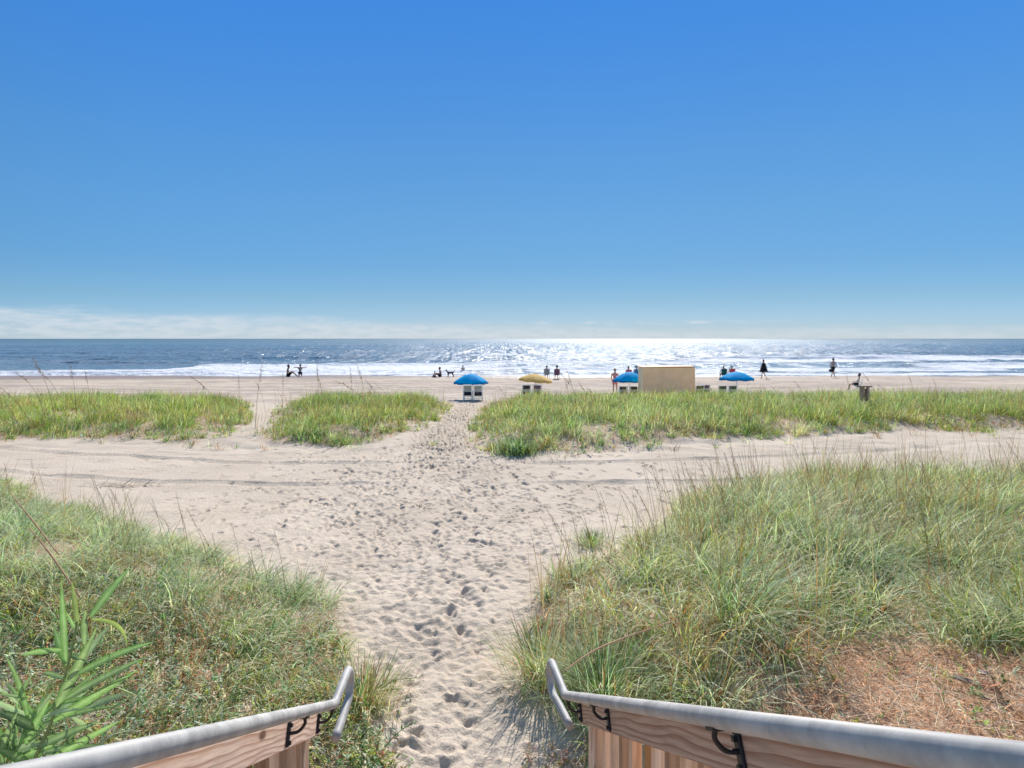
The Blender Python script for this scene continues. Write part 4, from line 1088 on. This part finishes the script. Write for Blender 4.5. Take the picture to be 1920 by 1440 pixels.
def pose(kind):
    # figure faces +X; y is its left
    if kind == 'walk':
        return dict(pelvis=(0, 0, .94), waist=(0, 0, 1.10), chest=(.02, 0, 1.32), neck=(.03, 0, 1.46), head=(.045, 0, 1.58), crown=(.04, 0, 1.68), nose=(.13, 0, 1.565), ls=(.02, .18, 1.38), le=(-.08, .22, 1.12), lw=(-.02, .22, .90), lh=(.02, .22, .81),
                    rs=(.02, -.18, 1.38), re=(.10, -.22, 1.12), rw=(.24, -.20, .93), rh=(.30, -.19, .86), lhip=(.0, .09, .88), lk=(.16, .09, .50), la=(.20, .09, .09), lt=(.34, .10, .04), rhip=(0, -.09, .88), rk=(-.03, -.09, .49), ra=(-.28, -.09, .14), rt=(-.18, -.10, .03))
    if kind == 'stand':
        return dict(pelvis=(0, 0, .94), waist=(0, 0, 1.10), chest=(0, 0, 1.32), neck=(.01, 0, 1.46), head=(.03, 0, 1.58), crown=(.02, 0, 1.68), nose=(.12, 0, 1.565), ls=(0, .18, 1.38), le=(-.03, .25, 1.12), lw=(.08, .24, .90), lh=(.12, .23, .82),
                    rs=(0, -.18, 1.38), re=(-.03, -.25, 1.12), rw=(.08, -.24, .90), rh=(.12, -.23, .82), lhip=(0, .09, .88), lk=(.03, .11, .48), la=(0, .12, .08), lt=(.13, .14, .03), rhip=(0, -.09, .88), rk=(.03, -.11, .48), ra=(0, -.12, .08), rt=(.13, -.14, .03))
    if kind == 'sit':   # on the ground, knees raised
        return dict(pelvis=(0, 0, .12), waist=(-.02, 0, .28), chest=(.02, 0, .50), neck=(.06, 0, .64), head=(.10, 0, .76), crown=(.09, 0, .86), nose=(.19, 0, .745), ls=(.03, .18, .56), le=(.10, .24, .32), lw=(.32, .16, .36), lh=(.40, .12, .37),
                    rs=(.03, -.18, .56), re=(.10, -.24, .32), rw=(.32, -.16, .36), rh=(.40, -.12, .37), lhip=(.04, .09, .11), lk=(.36, .12, .40), la=(.60, .12, .08), lt=(.73, .13, .03), rhip=(.04, -.09, .11), rk=(.38, -.12, .34), ra=(.66, -.12, .07), rt=(.79, -.13, .03))
    if kind == 'kneel':
        return dict(pelvis=(0, 0, .42), waist=(.0, 0, .58), chest=(.04, 0, .80), neck=(.06, 0, .94), head=(.08, 0, 1.06), crown=(.07, 0, 1.16), nose=(.17, 0, 1.05), ls=(.04, .18, .86), le=(.02, .40, .88), lw=(.08, .58, .86), lh=(.1, .66, .85),
                    rs=(.04, -.18, .86), re=(.02, -.38, .84), rw=(.10, -.54, .90), rh=(.12, -.62, .92), lhip=(.02, .09, .38), lk=(.12, .12, .06), la=(-.28, .11, .05), lt=(-.40, .11, .03), rhip=(.02, -.09, .38), rk=(.14, -.12, .06), ra=(-.26, -.11, .05), rt=(-.38, -.11, .03))
    if kind == 'chair': # seated on a .42 m seat
        return dict(pelvis=(0, 0, .46), waist=(-.06, 0, .62), chest=(-.12, 0, .84), neck=(-.13, 0, .98), head=(-.12, 0, 1.10), crown=(-.13, 0, 1.20), nose=(-.03, 0, 1.085), ls=(-.11, .18, .90), le=(-.02, .25, .66), lw=(.22, .24, .62), lh=(.30, .23, .61),
                    rs=(-.11, -.18, .90), re=(-.02, -.25, .66), rw=(.22, -.24, .62), rh=(.30, -.23, .61), lhip=(.03, .09, .45), lk=(.44, .11, .48), la=(.54, .12, .08), lt=(.67, .13, .03), rhip=(.03, -.09, .45), rk=(.44, -.11, .46), ra=(.50, -.12, .08), rt=(.63, -.13, .03))
def person(x, y, kind, face, label, top=None, bottom=None, skin='skin', hair='hair', scale=1.0, dress=False, hat=None, group=None, dz=0.0, z=None):
    """face: direction angle of +X"""
    g = (gh(x, y) if z is None else z)+dz
    root = thing('person', label, 'person', (x, y, g), face, group); root.scale = (scale,)*3
    P = pose(kind)
    body = skin_mesh('body', {k: (P[k], RAD[k]) for k in RAD}, BE, M[skin], root, 1)
    v = lambda k: Vector(P[k])
    # hair
    bm = bmesh.new(); bmesh.ops.create_uvsphere(bm, u_segments=14, v_segments=9, radius=1)
    hd = v('head')+(v('crown')-v('head'))*.35
    for w in list(bm.verts):
        w.co = Vector((w.co.x*.105-.02, w.co.y*.095, w.co.z*.115+.01))+hd
    bmesh.ops.delete(bm, geom=[w for w in bm.verts if (w.co.x-hd.x) > .055 and (w.co.z-hd.z) < .04], context='VERTS')
    if hair: bm_obj('hair', bm, M[hair], root, True)
    else: bm.free()
    if hat:
        bm = bmesh.new(); c_ = v('crown'); add_tube(bm, [c_+Vector((0, 0, -.05)), c_+Vector((0, 0, -.035)), c_+Vector((0, 0, -.03)), c_+Vector((0, 0, .04)), c_+Vector((0, 0, .06))], [.19, .19, .11, .10, .05], 16); bm_obj('hat', bm, M[hat], root, True)
    up = 1.13
    if top:
        J = {k: (P[k], tuple(a*up for a in RAD[k]) if hasattr(RAD[k], '__len__') else RAD[k]*1.25) for k in ('waist', 'chest', 'ls', 'rs', 'pelvis')}
        for s in 'lr':
            J[s+'m'] = (tuple(v(s+'s').lerp(v(s+'e'), .55)), .058)
        J['collar'] = (tuple(v('chest').lerp(v('neck'), .55)), .085)
        E = [('pelvis', 'waist'), ('waist', 'chest'), ('chest', 'collar'), ('chest', 'ls'), ('ls', 'lm'), ('chest', 'rs'), ('rs', 'rm')]
        if dress:
            rings = [(1.46, .07, .07), (1.42, .10, .15), (1.36, .14, .24), (1.25, .17, .27), (1.05, .21, .31), (.85, .28, .36), (.66, .36, .40), (.64, .35, .39)]
            bm = bmesh.new(); rr = []
            for (z_, a_, b_) in rings:
                rr.append([bm.verts.new((a_*math.cos(2*math.pi*k/20)*(1+.06*math.sin(k*2.2)*(1.5-z_)), b_*math.sin(2*math.pi*k/20)*(1+.06*math.cos(k*1.7)*(1.5-z_)), z_+.02*math.sin(k*1.3)*(z_ < .7))) for k in range(20)])
            for i in range(len(rr)-1):
                for k in range(20): bm.faces.new((rr[i][k], rr[i][(k+1) % 20], rr[i+1][(k+1) % 20], rr[i+1][k]))
            bm.faces.new(rr[0])
            bm_obj('dress', bm, M[top], root, True)
            top = None
        if False:
            hem = (v('lk')+v('rk'))*.5; J['hem'] = (tuple(v('pelvis').lerp(hem, .62)), (.24, .17)); E.append(('pelvis', 'hem'))
            J['pelvis'] = (P['pelvis'], (.175, .13))
        if top: skin_mesh('shirt', J, E, M[top], root, 1)
    if bottom:
        J = {'pelvis': (P['pelvis'], tuple(a*1.15 for a in RAD['pelvis']))}
        E = []
        for s in 'lr':
            J[s+'hip'] = (P[s+'hip'], .108); J[s+'m'] = (tuple(v(s+'hip').lerp(v(s+'k'), .72)), .088); E += [('pelvis', s+'hip'), (s+'hip', s+'m')]
        skin_mesh('shorts', J, E, M[bottom], root, 1)
    return root
def at(px, D): return (px-960)/F*D
UPF = R(90)   # facing the sea
person(at(1432, 57), 57, 'walk', R(180-8), 'person in a loose black cover-up walking left along the beach, right of the blue umbrella', 'c_black', None, 'skin', 'hair', 1.05, True)
person(at(1562, 59.5), 59.5, 'walk', R(10), 'person in dark grey walking alone by the water at the right, holding a dark bag', 'c_grey', 'c_black', 'tan_skin', 'hair', 1.09)
person(at(549, 63), 61.5, 'sit', R(20), 'left one of two bathers at the foam edge, sitting with knees raised', None, 'c_black', 'tan_skin', 'hair', 1.35, False)
person(at(569, 63), 62.0, 'kneel', R(95), 'bather kneeling at the foam edge with both arms held out', 'c_grey', 'c_black', 'tan_skin', 'hair', 1.05)
person(at(826, 60), 60.0, 'sit', R(190), 'dark haired adult sitting on the wet sand left of a small dog', 'c_brown', 'c_black', 'tan_skin', 'hair', 1.12)
person(at(817, 60), 59.4, 'sit', R(120), 'small child sitting close to an adult on the wet sand', None, 'c_purple', 'tan_skin', 'hair', .68)
person(at(868, 72), 72, 'stand', R(120), 'distant bather standing in the surf above the left blue umbrella', 'c_grey', 'c_black', 'skin', 'blond', .95, z=-.75)
person(at(1153, 41), 41, 'stand', R(60), 'sunburnt person in a pink top standing left of the half hidden blue umbrella', 'c_pink', 'c_pink', 'skin', 'blond', 1.0)
def seated(px, D, label, chair_label, top, hair='hair', skin='skin', hat=None, face=UPF, bottom='c_black', fabric='navy'):
    x = at(px, D); g = gh(x, D)
    root = thing('folding_chair', chair_label, 'beach chair', (x, D, g), face-R(90))
    bm = bmesh.new(); add_box(bm, (0, -.02, .40), (.50, .46, .03)); bm_obj('seat', bm, M[fabric], root, False, .005)
    bm = bmesh.new(); mt = Matrix.Translation((0, -.30, .66)) @ Matrix.Rotation(R(16), 4, 'X'); add_box(bm, (0, 0, 0), (.48, .025, .56), mt); bm_obj('backrest', bm, M[fabric], root, False, .005)
    for s in (-1, 1):
        bm = bmesh.new(); add_tube(bm, [(s*.26, .24, .0), (s*.26, -.24, .40), (s*.26, -.38, .94)], .013, 8); bm_obj('side_frame', bm, M['white'], root, True)
        bm = bmesh.new(); add_tube(bm, [(s*.27, -.26, .0), (s*.27, .22, .42), (s*.27, .22, .60), (s*.27, -.32, .62)], .013, 8); bm_obj('armrest', bm, M['white'], root, True)
    person(x, D, 'chair', face, label, top, bottom, skin, hair, 1.0, False, hat, dz=0)
seated(1025, 57.5, 'dark clothed person seated just above the right end of the yellow umbrella', 'low folding chair holding the dark clothed person above the yellow umbrella', 'c_teal', skin='tan_skin', fabric='c_grey')
seated(1044, 57.0, 'person with a wide dark hat seated right of the yellow umbrella', 'folding chair holding the person with the dark hat', 'c_purple', skin='tan_skin', hat='c_black', fabric='c_purple')
seated(1178, 55.5, 'dark haired person in a red shirt seated above the half hidden umbrella', 'folding chair holding the person in red beside the tan box', 'c_red', skin='tan_skin', fabric='c_red')
seated(1193, 56, 'person in a blue shirt seated next to the left edge of the tan box', 'folding chair holding the person in blue beside the tan box', 'c_blue', fabric='c_blue')
seated(1356, 57, 'person in dark teal seated above the left end of the right blue umbrella', 'folding chair holding the person in dark teal', 'c_teal', skin='tan_skin', fabric='c_teal')
seated(1371, 56.5, 'person in red with a pale hat seated above the right blue umbrella', 'folding chair holding the person in red with a pale hat', 'c_red', hat='c_white', fabric='c_red')
seated(1607, 43.5, 'person in a pale grey shirt seated beyond the short wooden post', 'folding chair beyond the short wooden post', 'c_white', skin='skin', face=R(150), fabric='greycloth')
# bag of the walker
def bag():
    x = at(1556, 59.3); y = 59.2; g = gh(x, y)
    root = thing('carried_bag', 'dark bag hanging from the hand of the lone walker at the right', 'bag', (x+.10, y, g+.55))
    bm = bmesh.new(); bmesh.ops.create_uvsphere(bm, u_segments=14, v_segments=10, radius=1)
    for v in bm.verts: v.co = Vector((v.co.x*.26, v.co.y*.12, v.co.z*.17*(1 if v.co.z < 0 else .8)+.15))
    bm_obj('body', bm, M['c_black'], root, True)
    bm = bmesh.new(); add_tube(bm, smooth_path([(-.12, 0, .26), (-.05, 0, .40), (.08, 0, .40), (.13, 0, .26)], 5), .012, 6); bm_obj('strap', bm, M['c_black'], root, True)
bag()
def dog():
    x = at(845, 60.4); y = 60.4; g = gh(x, y)
    root = thing('dog', 'small dark dog standing on the wet sand left of the left blue umbrella', 'dog', (x, y, g), R(180-12)); root.scale = (1.25,)*3
    J = dict(chest=((.20, 0, .34), (.085, .10)), belly=((0, 0, .35), (.07, .075)), rump=((-.18, 0, .36), (.075, .085)), neck=((.30, 0, .45), .05), head=((.37, 0, .54), .052), muzzle=((.46, 0, .52), .028), nose=((.50, 0, .515), .018),
             earl=((.35, .045, .61), .014), earr=((.35, -.045, .61), .014), t1=((-.27, 0, .42), .02), t2=((-.35, 0, .52), .013), t3=((-.37, 0, .60), .008))
    E = [('chest', 'belly'), ('belly', 'rump'), ('chest', 'neck'), ('neck', 'head'), ('head', 'muzzle'), ('muzzle', 'nose'), ('head', 'earl'), ('head', 'earr'), ('rump', 't1'), ('t1', 't2'), ('t2', 't3')]
    for s, yy in (('l', .065), ('r', -.065)):
        J['fe'+s] = ((.20, yy, .24), .038); J['fk'+s] = ((.21+.02*yy, yy, .13), .022); J['ff'+s] = ((.21, yy, .02), .02); J['fp'+s] = ((.25, yy, .012), .018)
        J['hk'+s] = ((-.13, yy, .24), .045); J['hh'+s] = ((-.25, yy, .14), .022); J['hf'+s] = ((-.23, yy, .02), .018); J['hp'+s] = ((-.19, yy, .012), .018)
        E += [('chest', 'fe'+s), ('fe'+s, 'fk'+s), ('fk'+s, 'ff'+s), ('ff'+s, 'fp'+s), ('rump', 'hk'+s), ('hk'+s, 'hh'+s), ('hh'+s, 'hf'+s), ('hf'+s, 'hp'+s)]
    skin_mesh('body', J, E, M['fur'], root, 1)
dog()

# ------------------------------------------------------------------ small debris
def stick(name, label, cat, pts, rad, mat, tint=None):
    o0 = Vector(pts[0]); bm = bmesh.new(); sp_ = smooth_path([Vector(p)-o0 for p in pts], 5)
    add_tube(bm, sp_, [rad*(1-.5*abs(2*i/len(sp_)-1)) for i in range(len(sp_))], 7)
    o = bm_obj(name, bm, mat, None, True); o.location = o0; tag(o, label, cat)
    if tint:
        ca = o.data.color_attributes.new('tint', 'FLOAT_COLOR', 'POINT'); ca.data.foreach_set('color', np.tile(np.array((*tint, 1)), len(o.data.vertices)).astype(np.float32))
def gp(px, py, drop, up=0.0):
    D = drop*F/(py-635); x = at(px, D); return Vector((x, D, gh(x, D)+up))
a = gp(1786, 1268, 2.15, .05); b = gp(1850, 1288, 2.15, .05)
bm = bmesh.new(); add_box(bm, (0, 0, 0), ((b-a).length, .04, .014)); o = bm_obj('bark_piece', bm, M['bark'], None, False, .004)
o.location = (a+b)/2; o.rotation_euler = (R(20), R(4), math.atan2(b.y-a.y, b.x-a.x)); tag(o, 'strip of dark bark lying on the pine straw at the lower right', 'bark')
def dead_leaf(px, py, sz, label, seed, col=(.60, .38, .26)):
    p = gp(px, py, 2.15, .045); r = np.random.default_rng(seed)
    n_ = 14; V = [(0, 0, .012)]; 
    for i in range(n_):
        a_ = 6.283*i/n_; q = sz*(.5+.18*math.cos(3*a_)+.08*r.normal()); V.append((q*math.cos(a_)*1.2, q*math.sin(a_), .35*q*math.sin(2*a_+seed)+.02))
    T = np.array([(0, 1+i, 1+(i+1) % n_) for i in range(n_)])
    o = np_mesh('dead_leaf', np.array(V), [T], M['dry'], tint=np.tile(np.array([col]), (len(V), 1)), smooth=False)
    o.location = p; o.rotation_euler = (.25, .15, seed); tag(o, label, 'leaf')
dead_leaf(1838, 1240, .085, 'pale pinkish dry leaf highest of the three on the pine straw edge', 1)
dead_leaf(1852, 1270, .06, 'small pale dry leaf just right of the bark strip', 2, (.66, .50, .42))
dead_leaf(1862, 1288, .08, 'orange brown curled dry leaf below the two pale ones', 3, (.50, .24, .14))
dead_leaf(1850, 1350, .035, 'small bright green fallen leaf on the pine straw', 4, (.35, .50, .12))
dead_leaf(1830, 974, .11, 'pale dry curled leaf caught in the grass at the right edge', 5, (.70, .58, .46))
D = 2.75
stick('dry_stalk', 'long pale orange dry stalk arching from behind the right handrail end', 'stalk', [PX(1052, 1262, D), PX(1110, 1222, D+.15), PX(1170, 1196, D+.3), PX(1260, 1165, D+.45)], .0045, M['stalk'], (.60, .38, .24))
for i, pts in enumerate([[(55, 990, 4.0), (95, 1040, 3.9), (150, 1120, 3.75)], [(20, 925, 4.7), (60, 975, 4.5), (110, 1040, 4.3)]]):
    stick('dry_stalk', ['orange dry stalk slanting down toward the big leaved shrub', 'upper orange dry stalk slanting across the left bank'][i], 'stalk', [PX(*p) for p in pts], .006, M['stalk'], (.50, .30, .18))
def wrack():
    r = np.random.default_rng(66); n = 60
    p = gp(232, 901, 2.62); x = r.normal(0, .38, n); y = r.normal(0, .05, n)+x*.05
    c = np.tile(np.array([[.10, .06, .035]]), (n, 1))*r.uniform(.5, 1.6, n)[:, None]
    z = base_h(p.x+x, p.y+y)-p.z+.02
    o = mk('seaweed', [blades(np.stack([x, y, z], -1), r.uniform(.1, .3, n), r.normal(0, .4, n), r.uniform(1.1, 1.5, n), r.normal(0, .4, n), r.uniform(.01, .02, n), c, 3)], M['stalk'])
    o.location = p; tag(o, 'dark strand of dry seaweed lying along the near wheel track at the left', 'seaweed')
wrack()
